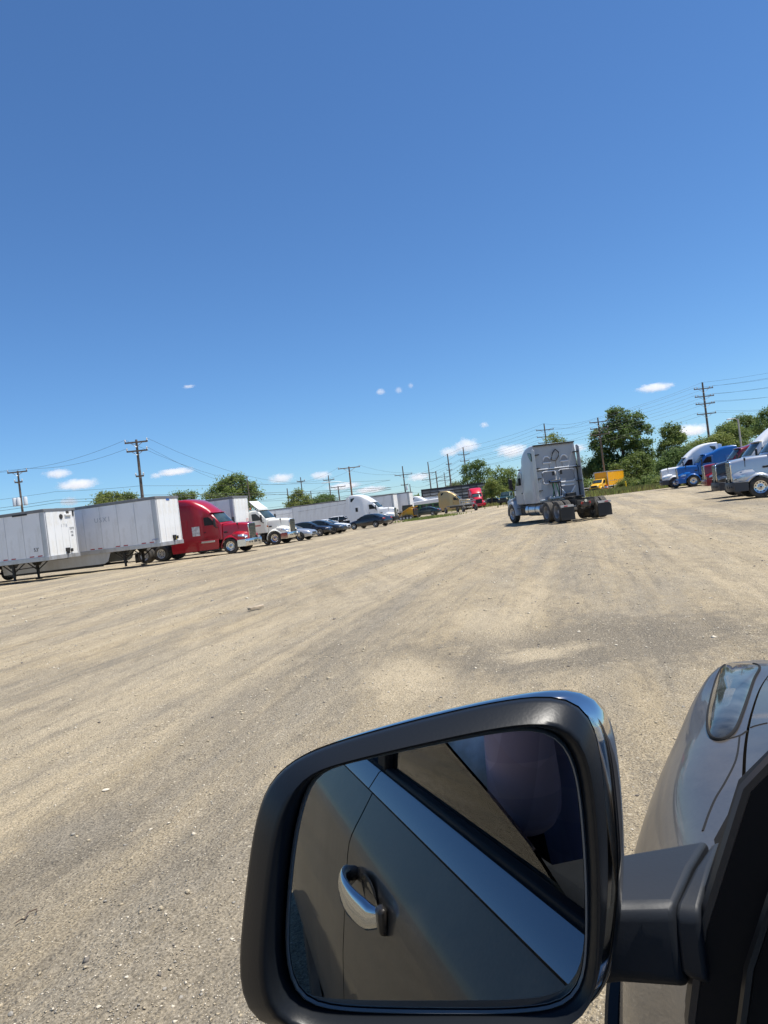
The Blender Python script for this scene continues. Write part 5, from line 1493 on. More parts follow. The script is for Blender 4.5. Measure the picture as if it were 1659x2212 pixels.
def tree(label, base, lobes, tone='mid', name="broadleaf_tree", n=5200, leaf=.30, trunk_r=.22, seed=1, group=None, spread=.42):
    """lobes: (dx, dy, z, rx, ry, rz) foliage masses in metres relative to the foot"""
    rg = np.random.default_rng(seed)
    t = thing(name, label, "tree" if name != "shrub" else "shrub", base, 0, group)
    lob = np.array(lobes, float)
    wgt = (lob[:, 3] * lob[:, 4] + lob[:, 3] * lob[:, 5] + lob[:, 4] * lob[:, 5]); wgt /= wgt.sum()
    ncl = max(30, n // 34)
    which = rg.choice(len(lob), ncl, p=wgt)
    d = rg.normal(size=(ncl, 3)); d /= np.linalg.norm(d, axis=1)[:, None]
    d[:, 2] = np.where(d[:, 2] < -.45, -d[:, 2] * .6, d[:, 2])
    rad = rg.uniform(.62, 1.06, ncl) ** .8
    C = lob[which, :3] + d * lob[which, 3:] * rad[:, None]
    per = 34
    cid = np.repeat(np.arange(ncl), per)
    csz = rg.uniform(.55, 1.35, ncl) * spread
    P = C[cid] + rg.normal(size=(ncl * per, 3)) * csz[cid][:, None] * np.array([1, 1, .72])
    ok = P[:, 2] > .15
    P = P[ok]; cid = cid[ok]
    k = len(P)
    # leaf sprays: small quads, random but tipped to the sky
    nrm = rg.normal(size=(k, 3)) + np.array([0, 0, .9]) + d[cid] * .5
    nrm /= np.linalg.norm(nrm, axis=1)[:, None]
    a = np.cross(nrm, rg.normal(size=(k, 3))); a /= np.linalg.norm(a, axis=1)[:, None]
    b = np.cross(nrm, a)
    s = rg.uniform(.55, 1.25, k)[:, None] * leaf * .5
    V = np.stack([P - a * s, P - b * s * .62 + a * s * .1, P + a * s * 1.1, P + b * s * .62 + a * s * .1], 1).reshape(-1, 3)
    F = np.arange(k * 4).reshape(k, 4)
    mi = (rg.random(ncl) < .45).astype(int)[cid]
    from_np("crown", V, F, LEAF[tone], t, matidx=mi)
    if name != "shrub":
        top = lob[:, 2].max()
        m = MB()
        cx = lob[:, 0].mean() * .4
        pts = [(0, 0, -.1), (cx * .15, 0, top * .22), (cx * .5, 0, top * .5), (cx * .8, 0, top * .85)]
        m.tube(pts, [trunk_r, trunk_r * .8, trunk_r * .55, trunk_r * .2], 8)
        m.build("trunk", M_BARK, t)
        for q in lob[np.argsort(-wgt)][:6]:
            z0 = min(q[2] * .55, top * .55)
            f = z0 / max(top * .85, .1)
            MB().tube([(cx * f * .8, 0, z0), (q[0] * .5 + cx * .2, q[1] * .5, lerp(z0, q[2], .55)), (q[0], q[1], q[2])], [trunk_r * .42, trunk_r * .28, trunk_r * .10], 6).build("branch", M_BARK, t)
    return t
def tpx(px, depth):
    d = ray(px, 1208 - .122 * px); x = d.x * depth
    return Vector((x, depth, gz(x, depth)))
def lob_px(base, depth, items):
    """foliage masses given by their picture position (centre px, py, half-width px, half-height px)"""
    out = []
    for px, py, hw, hh in items:
        p = at(px, py, depth)
        s = depth / FOC
        out.append((p.x - base.x, random.uniform(-.3, .3) * hw * s, p.z - base.z, hw * s, hw * s * .9, hh * s))
    return out
def ptree(label, px, depth, items, **kw):
    b_ = tpx(px, depth)
    return tree(label, b_, lob_px(b_, depth, items), **kw)

# right of the yellow truck
ptree("tallest broad tree with uneven crown behind the yellow box truck", 1352, 134, [(1338, 905, 22, 24), (1322, 892, 10, 12), (1372, 905, 16, 18), (1392, 930, 16, 20), (1300, 945, 22, 24), (1285, 975, 14, 20), (1345, 950, 30, 26), (1385, 965, 24, 22), (1400, 985, 14, 16), (1310, 985, 24, 24), (1350, 1000, 26, 22), (1290, 1010, 18, 18), (1330, 930, 22, 24), (1362, 930, 24, 24), (1320, 960, 24, 24), (1365, 975, 26, 24), (1395, 1010, 22, 22), (1325, 1015, 26, 22)], n=26000, leaf=.40, trunk_r=.32, seed=3, tone='dark', spread=.36)
ptree("leafy mid green tree filling the foot of the tall tree on its right", 1378, 130, [(1375, 1000, 30, 26), (1345, 1020, 26, 24), (1400, 1020, 22, 24), (1372, 1040, 34, 16)], n=9500, leaf=.36, tone='mid', seed=4)
ptree("loose green tree right behind the yellow truck's box", 1300, 136, [(1300, 1005, 26, 24), (1280, 1025, 22, 18), (1318, 1030, 20, 18)], n=8000, leaf=.36, tone='mid', seed=5)
ptree("slender tree with pointed top between the tall tree and the white tractor", 1446, 120, [(1442, 935, 14, 18), (1458, 930, 10, 14), (1470, 950, 14, 16), (1445, 965, 22, 20), (1465, 985, 20, 22), (1430, 985, 12, 16), (1450, 1000, 24, 20), (1455, 950, 16, 18)], n=13000, tone='mid', seed=6, spread=.34)
ptree("dark dense tree rising behind the white tractor's hood", 1462, 108, [(1462, 990, 24, 20), (1440, 1010, 18, 20), (1490, 985, 24, 18), (1470, 1025, 34, 20), (1500, 1010, 22, 20), (1432, 1035, 14, 16)], n=13000, tone='dark', seed=7)
ptree("yellowish green tree behind the blue tractor", 1530, 112, [(1525, 965, 26, 18), (1500, 975, 22, 18), (1556, 955, 22, 18), (1540, 990, 34, 20)], n=11000, tone='light', seed=8)
ptree("rounded green tree left of the street lamp", 1575, 122, [(1572, 935, 22, 20), (1556, 950, 18, 18), (1596, 945, 20, 20), (1580, 970, 34, 20)], n=10000, tone='mid', seed=9)
ptree("dark tree behind the street lamp", 1615, 140, [(1605, 912, 24, 14), (1630, 915, 22, 14), (1585, 925, 18, 14), (1615, 940, 40, 24)], n=12000, tone='mid', seed=10)
ptree("dark tree cut by the right edge of the picture", 1668, 135, [(1660, 898, 18, 16), (1680, 890, 20, 18), (1655, 925, 28, 22), (1690, 925, 28, 30)], n=10000, tone='dark', seed=11)
ptree("small pale tree standing left of the yellow box truck", 1250, 135, [(1250, 1003, 14, 13), (1243, 1020, 13, 12), (1262, 1022, 12, 12)], n=3200, tone='pale', seed=12, leaf=.26)
ptree("green tree top showing above the grey tractor's roof", 1198, 140, [(1192, 950, 14, 14), (1205, 958, 16, 14), (1212, 985, 20, 24), (1190, 1000, 24, 30), (1222, 1015, 16, 22)], n=6000, tone='light', seed=13)
ptree("round bushy tree beside the dark slatted screen", 1030, 185, [(1015, 1015, 18, 16), (1035, 1008, 16, 14), (1048, 1030, 20, 20), (1020, 1040, 26, 20), (1040, 1058, 24, 18), (1010, 1062, 18, 14)], n=8500, tone='dark', seed=14, leaf=.42, spread=.5)
ptree("lighter bushy tree left of the grey tractor", 1085, 170, [(1078, 1022, 16, 12), (1098, 1026, 14, 14), (1085, 1045, 26, 18), (1068, 1060, 22, 16), (1105, 1055, 18, 20)], n=7500, tone='mid', seed=15, leaf=.40, spread=.5)
ptree("low green tree between the two bushy trees in the centre", 1062, 160, [(1062, 1050, 16, 16), (1078, 1062, 18, 12), (1055, 1072, 16, 10)], n=3500, tone='light', seed=16, leaf=.36)
# left and centre background
ptree("big round tree behind the red tractor and its neighbour trailer", 505, 118, [(490, 1048, 18, 16), (512, 1040, 22, 15), (470, 1058, 16, 12), (535, 1056, 18, 16), (548, 1072, 16, 14), (500, 1072, 34, 22), (455, 1075, 14, 12), (530, 1092, 26, 20)], n=11500, tone='mid', seed=17, leaf=.34)
ptree("smaller tree between the trailers' noses and the big round tree", 396, 124, [(388, 1074, 16, 10), (408, 1072, 14, 10), (396, 1088, 26, 14)], n=3800, tone='mid', seed=18)
ptree("olive tree peeping over the second trailer, on the left", 232, 112, [(222, 1076, 12, 9), (243, 1072, 15, 9), (232, 1090, 24, 14)], n=4200, tone='light', seed=19)
ptree("small tree right of the olive tree above the second trailer", 276, 116, [(270, 1075, 12, 8), (286, 1076, 8, 7), (276, 1090, 18, 12)], n=2600, tone='mid', seed=20)
ptree("spiky evergreen tree above the long trailer", 645, 132, [(645, 1066, 8, 9), (638, 1076, 14, 8), (656, 1078, 14, 8), (632, 1088, 14, 9), (664, 1088, 12, 8), (648, 1092, 26, 12)], n=4800, tone='light', name="evergreen_tree", seed=21, spread=.34)
ptree("low dark tree right of the evergreen", 687, 140, [(684, 1084, 12, 8), (694, 1088, 14, 9)], n=2200, tone='dark', seed=22)
ptree("dark rounded tree between two thin poles above the long trailer", 704, 142, [(700, 1076, 12, 8), (712, 1078, 12, 9), (704, 1090, 20, 12)], n=3200, tone='dark', seed=23)
ptree("small dark tree right of the farthest white trailer", 899, 190, [(898, 1080, 8, 8), (906, 1086, 8, 7)], n=1500, tone='dark', seed=24, leaf=.4)
ptree("far tree left of the slatted screen's upper edge", 985, 225, [(984, 1052, 10, 9), (974, 1058, 9, 8), (994, 1056, 8, 9)], n=2600, tone='pale', seed=25, leaf=.5, spread=.6)
# undergrowth
for i, (px, dep, hw, hh, tone, lb) in enumerate((
        (1258, 133, 16, 14, 'mid', "bush left of the yellow truck's cab"),
        (1356, 118, 18, 14, 'light', "bright bush right of the yellow truck"),
        (1382, 106, 16, 10, 'light', "weedy shrub right of the yellow post"),
        (1408, 104, 18, 16, 'mid', "tall shrub in the gap before the white tractor"),
        (1424, 99, 12, 10, 'light', "shrub beside the white tractor's bumper"),
        (1226, 130, 14, 10, 'mid', "shrub behind the guard rail"),
        (1118, 160, 16, 14, 'light', "shrub between the green pickup and the trees"))):
    b_ = tpx(px, dep)
    s_ = dep / FOC
    tree(lb, b_, [(0, 0, hh * s_ * .8, hw * s_, hw * s_ * .7, hh * s_), (hw * s_ * .6, 0, hh * s_ * .6, hw * s_ * .6, hw * s_ * .5, hh * s_ * .7), (-hw * s_ * .6, .2, hh * s_ * .6, hw * s_ * .6, hw * s_ * .5, hh * s_ * .7)], tone, "shrub", n=2400, leaf=.26, seed=40 + i)
# rough grass along the lot's far edge and at the feet of the parked cars: uncountable blades
def grass(name, label, pts, n, h, seed, cols):
    rg = np.random.default_rng(seed)
    Vs = []
    for (x, y, rx, ry, wt) in pts:
        k = int(n * wt)
        p = rg.normal(size=(k, 2)) * .5
        X = x + p[:, 0] * rx; Y = y + p[:, 1] * ry
        Z = np.array([gz(a, b_) for a, b_ in zip(X, Y)]) - .03
        hh = h * rg.uniform(.4, 1.2, k); a = rg.uniform(0, math.pi, k); wv = .05 + .04 * rg.random(k)
        lx, ly = rg.normal(size=k) * .3 * hh, rg.normal(size=k) * .3 * hh
        q = np.stack([np.stack([X - np.cos(a) * wv, Y - np.sin(a) * wv, Z], 1), np.stack([X + np.cos(a) * wv, Y + np.sin(a) * wv, Z], 1), np.stack([X + lx, Y + ly, Z + hh], 1)], 1)
        Vs.append(q.reshape(-1, 3))
    V = np.concatenate(Vs); F = np.arange(len(V)).reshape(-1, 3)
    mi = (rg.random(len(F)) < .5).astype(int)
    o = from_np(name, V, F, cols, matidx=mi)
    return tag(o, label, kind="stuff")
M_DRY = leaf_mat("grass_dry", (.17, .15, .06), 1.0)
gA = []
for px, dep, rx, ry, wt in ((1365, 104, 7, 5, .2), (1395, 98, 7, 5, .2), (1420, 94, 6, 5, .15), (1340, 110, 7, 6, .15), (1250, 116, 9, 6, .15), (1100, 150, 16, 8, .15)):
    p = tpx(px, dep); gA.append((p.x, p.y, rx, ry, wt))
grass("grass_verge", "rough green grass along the far edge of the lot", gA, 16000, .75, 5, [LEAF['light'][0], M_DRY])
p1_, p2_ = gp(918, 1121), gp(940, 1117)
grass("weeds", "green weeds at the feet of the dark cars beside the loader", [(p1_.x, p1_.y, 3.0, 2.0, .5), (p2_.x, p2_.y, 3.0, 2.0, .5)], 1800, .32, 6, [LEAF['light'][0], LEAF['mid'][0]])

# ------------------------------------------------------------------ utility poles and wires
M_POLE = mat("weathered_pole", (.145, .115, .09), .9, noise=(4, .3), bump=(9, .5, .02))
M_POLEB = mat("brown_pole", (.24, .12, .055), .85, noise=(4, .25))
M_INS = mat("insulator_grey", (.40, .41, .42), .35)
M_CAN = mat("transformer_grey", (.60, .63, .65), .4)
M_WIRE = mat("power_wire", (.035, .035, .04), .6)
def pole(label, top_px, depth, arms=(), m_=None, r=.17, lean=0.0, cans=0, name="utility_pole", rz=None, ins=True):
    top = at(top_px[0], top_px[1], depth)
    foot = Vector((top.x, top.y, gz(top.x, top.y)))
    H = top.z - foot.z
    rz = rz if rz is not None else R(8)
    t = thing(name, label, "utility pole", foot, rz, "utility poles")
    MB().tube([(0, 0, -.2), (lean * H * .5, 0, H * .5), (lean * H, 0, H)], [r, r * .85, r * .62], 10).build("pole", m_ or M_POLE, t)
    pts = {}
    for k, (py, half, dbl) in enumerate(arms):
        z = at(top_px[0], py, depth).z - foot.z
        x0 = lean * z
        a = MB().box(x0, -.14, z, half * 2, .13, .16).build("crossarm", m_ or M_POLE, t)
        b_ = MB()
        for s in (-1, 1): b_.tube([(x0 + s * half * .55, -.16, z - .04), (x0, -.16, z - half * .42)], .03, 4)
        b_.build("arm_brace", M_STEEL, a)
        if ins:
            for q in ((-1, 1) if dbl < 2 else (-1, -.7, .7, 1)):
                MB().lathe([(.05, 0), (.09, .06), (.05, .12), (.08, .18), (.03, .28), (0, .3)], 'z', (x0 + q * half * .95, -.14, z + .08), 8).build("insulator", M_INS, a)
        pts[k] = (z, half, x0)
    for k in range(cans):
        a = R(20 + 130 * k)
        x, y = .55 * math.cos(a) * (1 if k != 1 else -1), -.35
        z = H * .30 if cans > 1 else H * .55
        zc = at(top_px[0] + 5, 1084, depth).z - foot.z if cans > 1 else z
        xx = (-.62, -.18, .62)[k] if cans > 1 else .4
        MB().lathe([(0, -.55), (.24, -.52), (.25, .42), (.20, .50), (0, .52)], 'z', (xx, -.42, zc), 14).build("transformer", M_CAN, t)
    t["_h"] = H
    def wpt(k, side, dy=0):
        z, half, x0 = pts[k]
        p = Vector((x0 + side * half * .95, -.14, z + .34)); p.rotate(Matrix.Rotation(rz, 3, 'Z'))
        return p + foot
    def tip(): 
        p = Vector((lean * H, 0, H)); p.rotate(Matrix.Rotation(rz, 3, 'Z')); return p + foot
    def mid_(f):
        p = Vector((lean * H * f, -.2, H * f)); p.rotate(Matrix.Rotation(rz, 3, 'Z')); return p + foot
    return t, wpt, tip, mid_
pl1 = pole("leftmost pole with single crossarm and three grey transformer cans", (38, 1017), 89, [(1020, 1.15, 1), (1042, .45, 1)], cans=3)
pl2 = pole("tall pole with two crossarms rising behind the second trailer", (291, 950), 75, [(956, 1.15, 1), (975, 1.05, 1), (1030, .4, 1)], r=.19, lean=.012)
MB().lathe([(0, -.2), (.2, -.18), (.2, .2), (0, .24)], 'z', (.35, -.3, 4.6), 12).build("junction_box", M_CAN, pl2[0])
pl3 = pole("brown pole with wide top crossarm above the white high-roof tractor", (752, 1008), 150, [(1011, 2.3, 1)], m_=M_POLEB, r=.22, lean=.012)
o_ = MB().tube([(0, 0, pl3[0]["_h"] * .70), (-2.5, -.2, pl3[0]["_h"] * .76), (-5.2, -.3, pl3[0]["_h"] * .765)], .05, 6).build("lamp_arm", M_STEEL, pl3[0])
MB().box(-5.5, -.3, pl3[0]["_h"] * .762, .8, .3, .14).build("lamp_head", M_CAN, pl3[0], bevel=.04)
pl4 = pole("thin pole left of the brown pole", (709, 1027), 170, [(1037, 1.3, 1)], r=.17)
pl5 = pole("low T-shaped pole just left of the white high-roof tractor", (730, 1050), 165, [(1052, 1.7, 1)], r=.2)
pl6 = pole("dark pole with one wide arm and hardware behind the twin white trailers", (869, 1007), 178, [(1026, 2.2, 1), (1048, .9, 1)], r=.2, cans=1)
pl7 = pole("short bare pole right beside the pole with hardware", (885, 1046), 176, [], r=.15)
pl8 = pole("double-armed pole above the left end of the slatted screen", (924, 998), 230, [(1022, 2.4, 1), (1036, 2.6, 1)], r=.24)
pl9 = pole("bare tall pole second left of the leaning pole over the screen", (941, 1018), 225, [], r=.24)
pl10 = pole("small far double-armed pole behind the slatted screen", (959, 1020), 270, [(1030, 2.6, 1), (1038, 2.8, 1)], r=.2)
pl11 = pole("tall bare-topped pole in front of the slatted screen", (966, 981), 205, [(1003, .8, 1), (1016, .8, 1)], r=.26, lean=.004)
pl12 = pole("tall pole with short arms left of the bushy trees", (1000, 966), 200, [(982, 1.6, 1), (996, 1.3, 1)], r=.22)
pl13 = pole("triple-armed pole directly above the grey tractor", (1175, 915), 172, [(929, 2.2, 1), (944, 2.2, 1), (957, 2.0, 1)], r=.22)
pl14 = pole("triple-armed pole in front of the tallest tree", (1291, 902), 129, [(912, 1.7, 1), (926, 1.7, 1), (939, 1.8, 1)], r=.19)
pl15 = pole("tallest pole with four crossarms on the right", (1517, 826), 130, [(840, 1.85, 2), (857, 1.85, 2), (873, 1.85, 2), (895, 1.85, 1)], r=.24)
pl16 = pole("thin bare pole beside the big round tree", (533, 1029), 105, [], r=.11)
pl17 = pole("pole with small bracket top above the evergreen", (649, 1031), 145, [(1040, .8, 1)], r=.14)
pl18 = pole("short bare pole left of the evergreen", (620, 1055), 150, [], r=.16)
pl19 = pole("short bare pole right of the evergreen", (671, 1061), 150, [], r=.15)
lp_t = at(1594, 905, 105)
lp = thing("street_lamp", "pale grey street lamp in front of the dark trees on the right", "street lamp", (lp_t.x, lp_t.y, gz(lp_t.x, lp_t.y)))
hh_ = lp_t.z - gz(lp_t.x, lp_t.y)
MB().tube([(0, 0, 0), (0, 0, hh_)], [.16, .11], 10).build("pole", mat("lamp_pole_grey", (.42, .40, .37), .6), lp)
MB().tube([(0, 0, hh_ - .2), (-.4, 0, hh_ + .1), (-1.0, 0, hh_ + .15)], .05, 6).build("arm", M_STEEL, lp)
MB().box(-1.25, 0, hh_ + .12, .75, .3, .16).build("lamp_head", M_CAN, lp, bevel=.05)

def wire(label, pts, sag=.9, r=.022, group="overhead wires"):
    P = []
    for a, b_ in zip(pts, pts[1:]):
        a, b_ = Vector(a), Vector(b_)
        for k in range(14):
            t = k / 14
            p = a.lerp(b_, t); p.z -= sag * 4 * t * (1 - t) * min(1.5, (a - b_).length / 60)
            P.append(p)
    P.append(Vector(pts[-1]))
    rr = [max(r * .6, .000105 * p.y) for p in P]
    o = MB().tube(P, rr, 4).build("power_wire", M_WIRE)
    return tag(o, label, "power wire", group)
far_r = [at(1830, y_, 105) for y_ in (768, 790, 812, 838, 872)]
chain = [pl15, pl14, pl13]
def chainw(label, rt, picks, sag=1.0, r=.02): wire(label, [rt] + picks, sag, r)
chainw("topmost wire running over the tallest right-hand pole", at(1830, 768, 105), [pl15[2](), pl14[2](), pl13[2](), pl12[2](), pl11[2](), pl8[2]()])
for k, nm in ((0, "highest"), (1, "second"), (2, "third"), (3, "lowest")):
    kk = min(k, 2)
    for sd, sn in ((-1, "left"), (1, "right")):
        rt = at(1830, (783, 806, 832, 866)[k], 105) + Vector((sd * 1.5, 0, 0))
        picks = [pl15[1](k, sd), pl14[1](kk, sd) - Vector((0, 0, .0 if k < 3 else 1.6)), pl13[1](kk, sd) - Vector((0, 0, 0 if k < 3 else 2.0)), pl12[1](min(k, 1), sd) - Vector((0, 0, 1.2 * max(0, k - 1))), pl8[1](min(k, 1), sd) - Vector((0, 0, 1.2 * max(0, k - 1)))]
        wire("%s crossarm wire on the %s side of the four-armed pole" % (nm, sn), [rt] + picks, 1.0)
farl = at(-160, 1060, 95)
for k, (a, b_, c, nm) in enumerate(((pl2[1](0, -1), pl1[1](0, -1), at(-140, 1010, 100), "upper left"), (pl2[1](1, -1), pl1[1](0, 1), at(-140, 1016, 100), "lower left"))):
    wire("wire from the two-armed pole's %s arm to the transformer pole" % nm, [a, b_, c], 1.6)
for k, (f, y_) in enumerate(((.60, 1062), (.52, 1080), (.50, 1086), (.44, 1098))):
    wire("%s cable crossing behind the left trailers to the two-armed pole" % ("topmost", "second", "third", "lowest")[k], [at(-140, y_ + 34, 84), at(120, y_ - 0, 80), pl2[3](f), pl2[3](f) + Vector((26, 22, -1.6)), at(560, y_ + 20, 118)], .35, .03 if k in (1, 2) else .022)
for k, sd in enumerate((-1, 1)):
    wire("long wire from the two-armed pole's upper arm %s end to the brown pole" % ("near", "far")[k], [pl2[1](0, sd), pl3[1](0, sd)], 3.2)
    wire("wire from the brown pole's arm %s end to the dark pole with hardware" % ("near", "far")[k], [pl3[1](0, sd), pl6[1](0, sd), pl8[1](0, sd)], 1.2)
wire("long wire from the two-armed pole's lower arm towards the thin pole", [pl2[1](1, 1), pl4[1](0, 1)], 3.0)
for k, f in enumerate((.62, .5)):
    wire("%s cable between the brown pole and the dark pole, low above the trailers" % ("upper", "lower")[k], [pl17[3](f), pl4[3](f), pl3[3](f), pl6[3](f), pl8[3](f * .9)], 1.0, .03)

# ------------------------------------------------------------------ dark slatted screen wall in the centre distance
sa, sb = at(911, 1058, 172), at(1046, 1042, 176)
fa = Vector((sa.x, sa.y, 0)); fb = Vector((sb.x, sb.y, 0))
scr = thing("slatted_screen", "long dark slatted screen wall behind the gold and bright red tractors", "screen wall", fa, math.atan2(fb.y - fa.y, fb.x - fa.x))
Ls = (fb - fa).length; Hs = (sa.z + sb.z) / 2
M_SLAT = mat("slat_dark", (.13, .14, .155), .5, noise=(.8, .6)); M_POST = mat("screen_post", (.03, .03, .032), .6)
nb = 8
for k in range(nb + 1): MB().box(Ls * k / nb, .1, Hs / 2, .28, .28, Hs).build("post", M_POST, scr)
proto = MB().box(0, 0, 0, Ls / nb - .12, .10, .52).build("slat", M_SLAT, scr)
first = True
for k in range(nb):
    for j in range(7):
        o = proto if first else proto.copy()
        if not first: COL.objects.link(o)
        first = False
        o.location = (Ls * (k + .5) / nb, -.08 + random.uniform(-.05, .05), .8 + j * (Hs - 1.0) / 6.6)
        o.rotation_euler = (random.uniform(-.25, .25), 0, 0)
MB().box(Ls / 2, 0, Hs - .08, Ls + .3, .4, .22).build("top_rail", M_POST, scr)
MB().box(Ls / 2, .6, Hs / 2, Ls, .1, Hs - .1).build("back_sheet", mat("screen_sheet", (.022, .024, .028), .7), scr)

# ------------------------------------------------------------------ distant wood along the horizon
rg = np.random.default_rng(77)
k = 26000
az = rg.uniform(-1.25, 1.25, k); dist = rg.uniform(330, 380, k)
hgt = 4.5 + 3.0 * vnoise(az * 60, az * 0, 11) + 2.0 * vnoise(az * 170, az * 0, 12)
P = np.stack([np.sin(az) * dist, np.cos(az) * dist, rg.random(k) ** .8 * hgt], 1)
nr = rg.normal(size=(k, 3)) + np.array([0, -.5, .8]); nr /= np.linalg.norm(nr, axis=1)[:, None]
a = np.cross(nr, rg.normal(size=(k, 3))); a /= np.linalg.norm(a, axis=1)[:, None]; b = np.cross(nr, a)
s = rg.uniform(.6, 1.5, k)[:, None]
V = np.stack([P - a * s, P - b * s * .6, P + a * s, P + b * s * .6], 1).reshape(-1, 3)
fw_ = from_np("distant_wood", V, np.arange(k * 4).reshape(k, 4), LEAF['mid'], matidx=(rg.random(k) < .5).astype(int))
tag(fw_, "far-off line of trees along the horizon", kind="stuff")

# ------------------------------------------------------------------ loose stone on the lot
def stones(n_, r_lo, r_hi, size, seed, band):
    rg = np.random.default_rng(seed)
    u = rg.random(n_)
    d = r_lo * (r_hi / r_lo) ** u                     # denser near the camera
    th = rg.uniform(-.62, .62, n_)
    X, Y = np.sin(th) * d, np.cos(th) * d
    keep = vnoise(X * .9 + 40, Y * .9 + 40, 21) + .5 * vnoise(X * 3, Y * 3, 22) > rg.uniform(.25, 1.25, n_)
    X, Y, d = X[keep], Y[keep], d[keep]; n2 = len(X)
    S = size * np.exp(rg.normal(size=n2) * .45) * (.55 + .13 * d)
    S = np.clip(S, .003, .05)
    base = np.array([(1, 0, 0), (-1, 0, 0), (0, 1, 0), (0, -1, 0), (0, 0, 1), (0, 0, -1)], float)
    tri = np.array([(0, 2, 4), (2, 1, 4), (1, 3, 4), (3, 0, 4), (2, 0, 5), (1, 2, 5), (3, 1, 5), (0, 3, 5)])
    B = base[None] * rg.uniform(.6, 1.2, (n2, 6, 1)) + rg.normal(size=(n2, 6, 3)) * .16
    B[:, :, 2] *= .62
    an = rg.uniform(0, 6.28, n2); c, s_ = np.cos(an), np.sin(an)
    Bx = B[:, :, 0] * c[:, None] - B[:, :, 1] * s_[:, None]; By = B[:, :, 0] * s_[:, None] + B[:, :, 1] * c[:, None]
    Z = ground_z(X, Y)
    V = np.stack([Bx * S[:, None] + X[:, None], By * S[:, None] + Y[:, None], B[:, :, 2] * S[:, None] + (Z + S * .12)[:, None]], 2)
    F = (tri[None] + (np.arange(n2) * 6)[:, None, None]).reshape(-1, 3)
    mi = np.repeat(rg.choice(4, n2, p=[.50, .26, .06, .18]), 8)
    return V.reshape(-1, 3), F, mi
ST = [mat("stone_tan", (.42, .35, .24), .9), mat("stone_pale", (.60, .53, .41), .85), mat("stone_dark", (.17, .15, .125), .9), mat("stone_grey", (.31, .285, .24), .9)]
Va, Fa, Ma = stones(90000, 1.8, 30, .0027, 31, None)
Vb, Fb, Mb_ = stones(6000, 2.2, 40, .0056, 32, None)
gv_ = from_np("gravel", np.concatenate([Va, Vb]), np.concatenate([Fa, Fb + len(Va)]), ST, matidx=np.concatenate([Ma, Mb_]))
tag(gv_, "loose gravel scattered over the dirt lot", kind="stuff")
def rock(label, px, py, wpx, m_, flat=.6, seed=1):
    p = gp(px, py)
    dd = math.hypot(p.x, p.y)
    r_ = wpx * dd / FOC / 2
    bm = bmesh.new(); bmesh.ops.create_icosphere(bm, subdivisions=2, radius=1)
    rr = random.Random(seed)
    ax = [Vector((rr.gauss(0, 1), rr.gauss(0, 1), rr.gauss(0, 1))).normalized() for _ in range(9)]
    for v in bm.verts:
        f = 1.0
        for q in ax:
            dq = v.co.normalized().dot(q)
            if dq > .62: f = min(f, .62 / dq + .06)
        v.co = v.co * f
        v.co.z *= flat
    me = bpy.data.meshes.new("stone"); bm.to_mesh(me); bm.free()
    o = bpy.data.objects.new("stone", me); link(o)
    o.scale = (r_, r_ * .85, r_); o.rotation_euler = (0, 0, rr.uniform(0, 6))
    z = float(ground_z(np.array([p.x]), np.array([p.y]))[0])
    o.location = (p.x, p.y, z + r_ * flat * .45)
    finish(o, m_, angle=25)
    return tag(o, label, "stone", "single stones on the lot")
def zs(a, b_): return (a / 1.659 * .54861, (3000 + b_ / 1.659) * .54861)
rock("brown angular stone, the higher of two left of the mirror", *zs(1230, 880), 15, ST[0], .75, 1)
rock("rounded brown stone, the lower of two left of the mirror", *zs(1055, 994), 15, ST[0], .7, 2)
rock("flat pale stone beside the grey rut on the left", *zs(688, 172), 17, ST[1], .35, 3)
rock("smooth grey pebble near the bottom left corner", *zs(70, 1655), 13, ST[3], .8, 4)
rock("grey stone left of the mirror's lower edge", *zs(1075, 1494), 11, ST[3], .8, 5)
rock("small pale stone at the bottom, left of the mirror", *zs(650, 1642), 11, ST[1], .7, 6)
rock("small white stone in the middle of the left lot", *zs(982, 430), 10, ST[1], .6, 7)
rock("dark pebble left of the mirror", *zs(1137, 1226), 8, ST[2], .7, 8)
rock("pale stone in the lot before the grey tractor", 1222, 1170, 9, ST[1], .5, 9)
rock("white stone on the dirt edge by the 53' trailer", 89, 1289, 8, ST[1], .5, 10)
for i, (px, py, w_, lb) in enumerate(((1250, 1358, 9, "pale stone right of the pothole"), (1195, 1388, 7, "pale stone on the pothole rim"), (1130, 1398, 6, "small pale stone left of the pothole"), (1330, 1385, 7, "pale stone far right of the pothole"), (840, 1500, 7, "stone on the dusty patch"), (335, 1594, 6, "pale stone left of centre in the tracks"))):
    rock(lb, px, py, w_, ST[1], .6, 20 + i)
p = gp(538, 1319); q = gp(568, 1312)
stk = MB().box(0, 0, 0, (q - p).length, .09, .05).build("wooden_stick", mat("bleached_wood", (.42, .34, .24), .8, noise=(8, .3)), None, bevel=.01)
stk.location = (p + q) / 2 + Vector((0, 0, .03)); stk.rotation_euler = (0, 0, math.atan2(q.y - p.y, q.x - p.x))
tag(stk, "short bleached piece of wood lying on the lot", "stick")
rock("dark clod beside the wheel tracks in mid lot", 722, 1332, 9, ST[2], .6, 41)
tw = [zs(105, 1055), zs(135, 1035), zs(160, 1035), zs(190, 985), zs(242, 965), zs(240, 985)]
pts_ = [gp(*a) + Vector((0, 0, .004)) for a in tw]
tag(MB().tube(pts_, .0028, 5).build("twig", mat("twig_brown", (.12, .085, .06), .8)), "bent dry twig on the ground at the left", "twig")

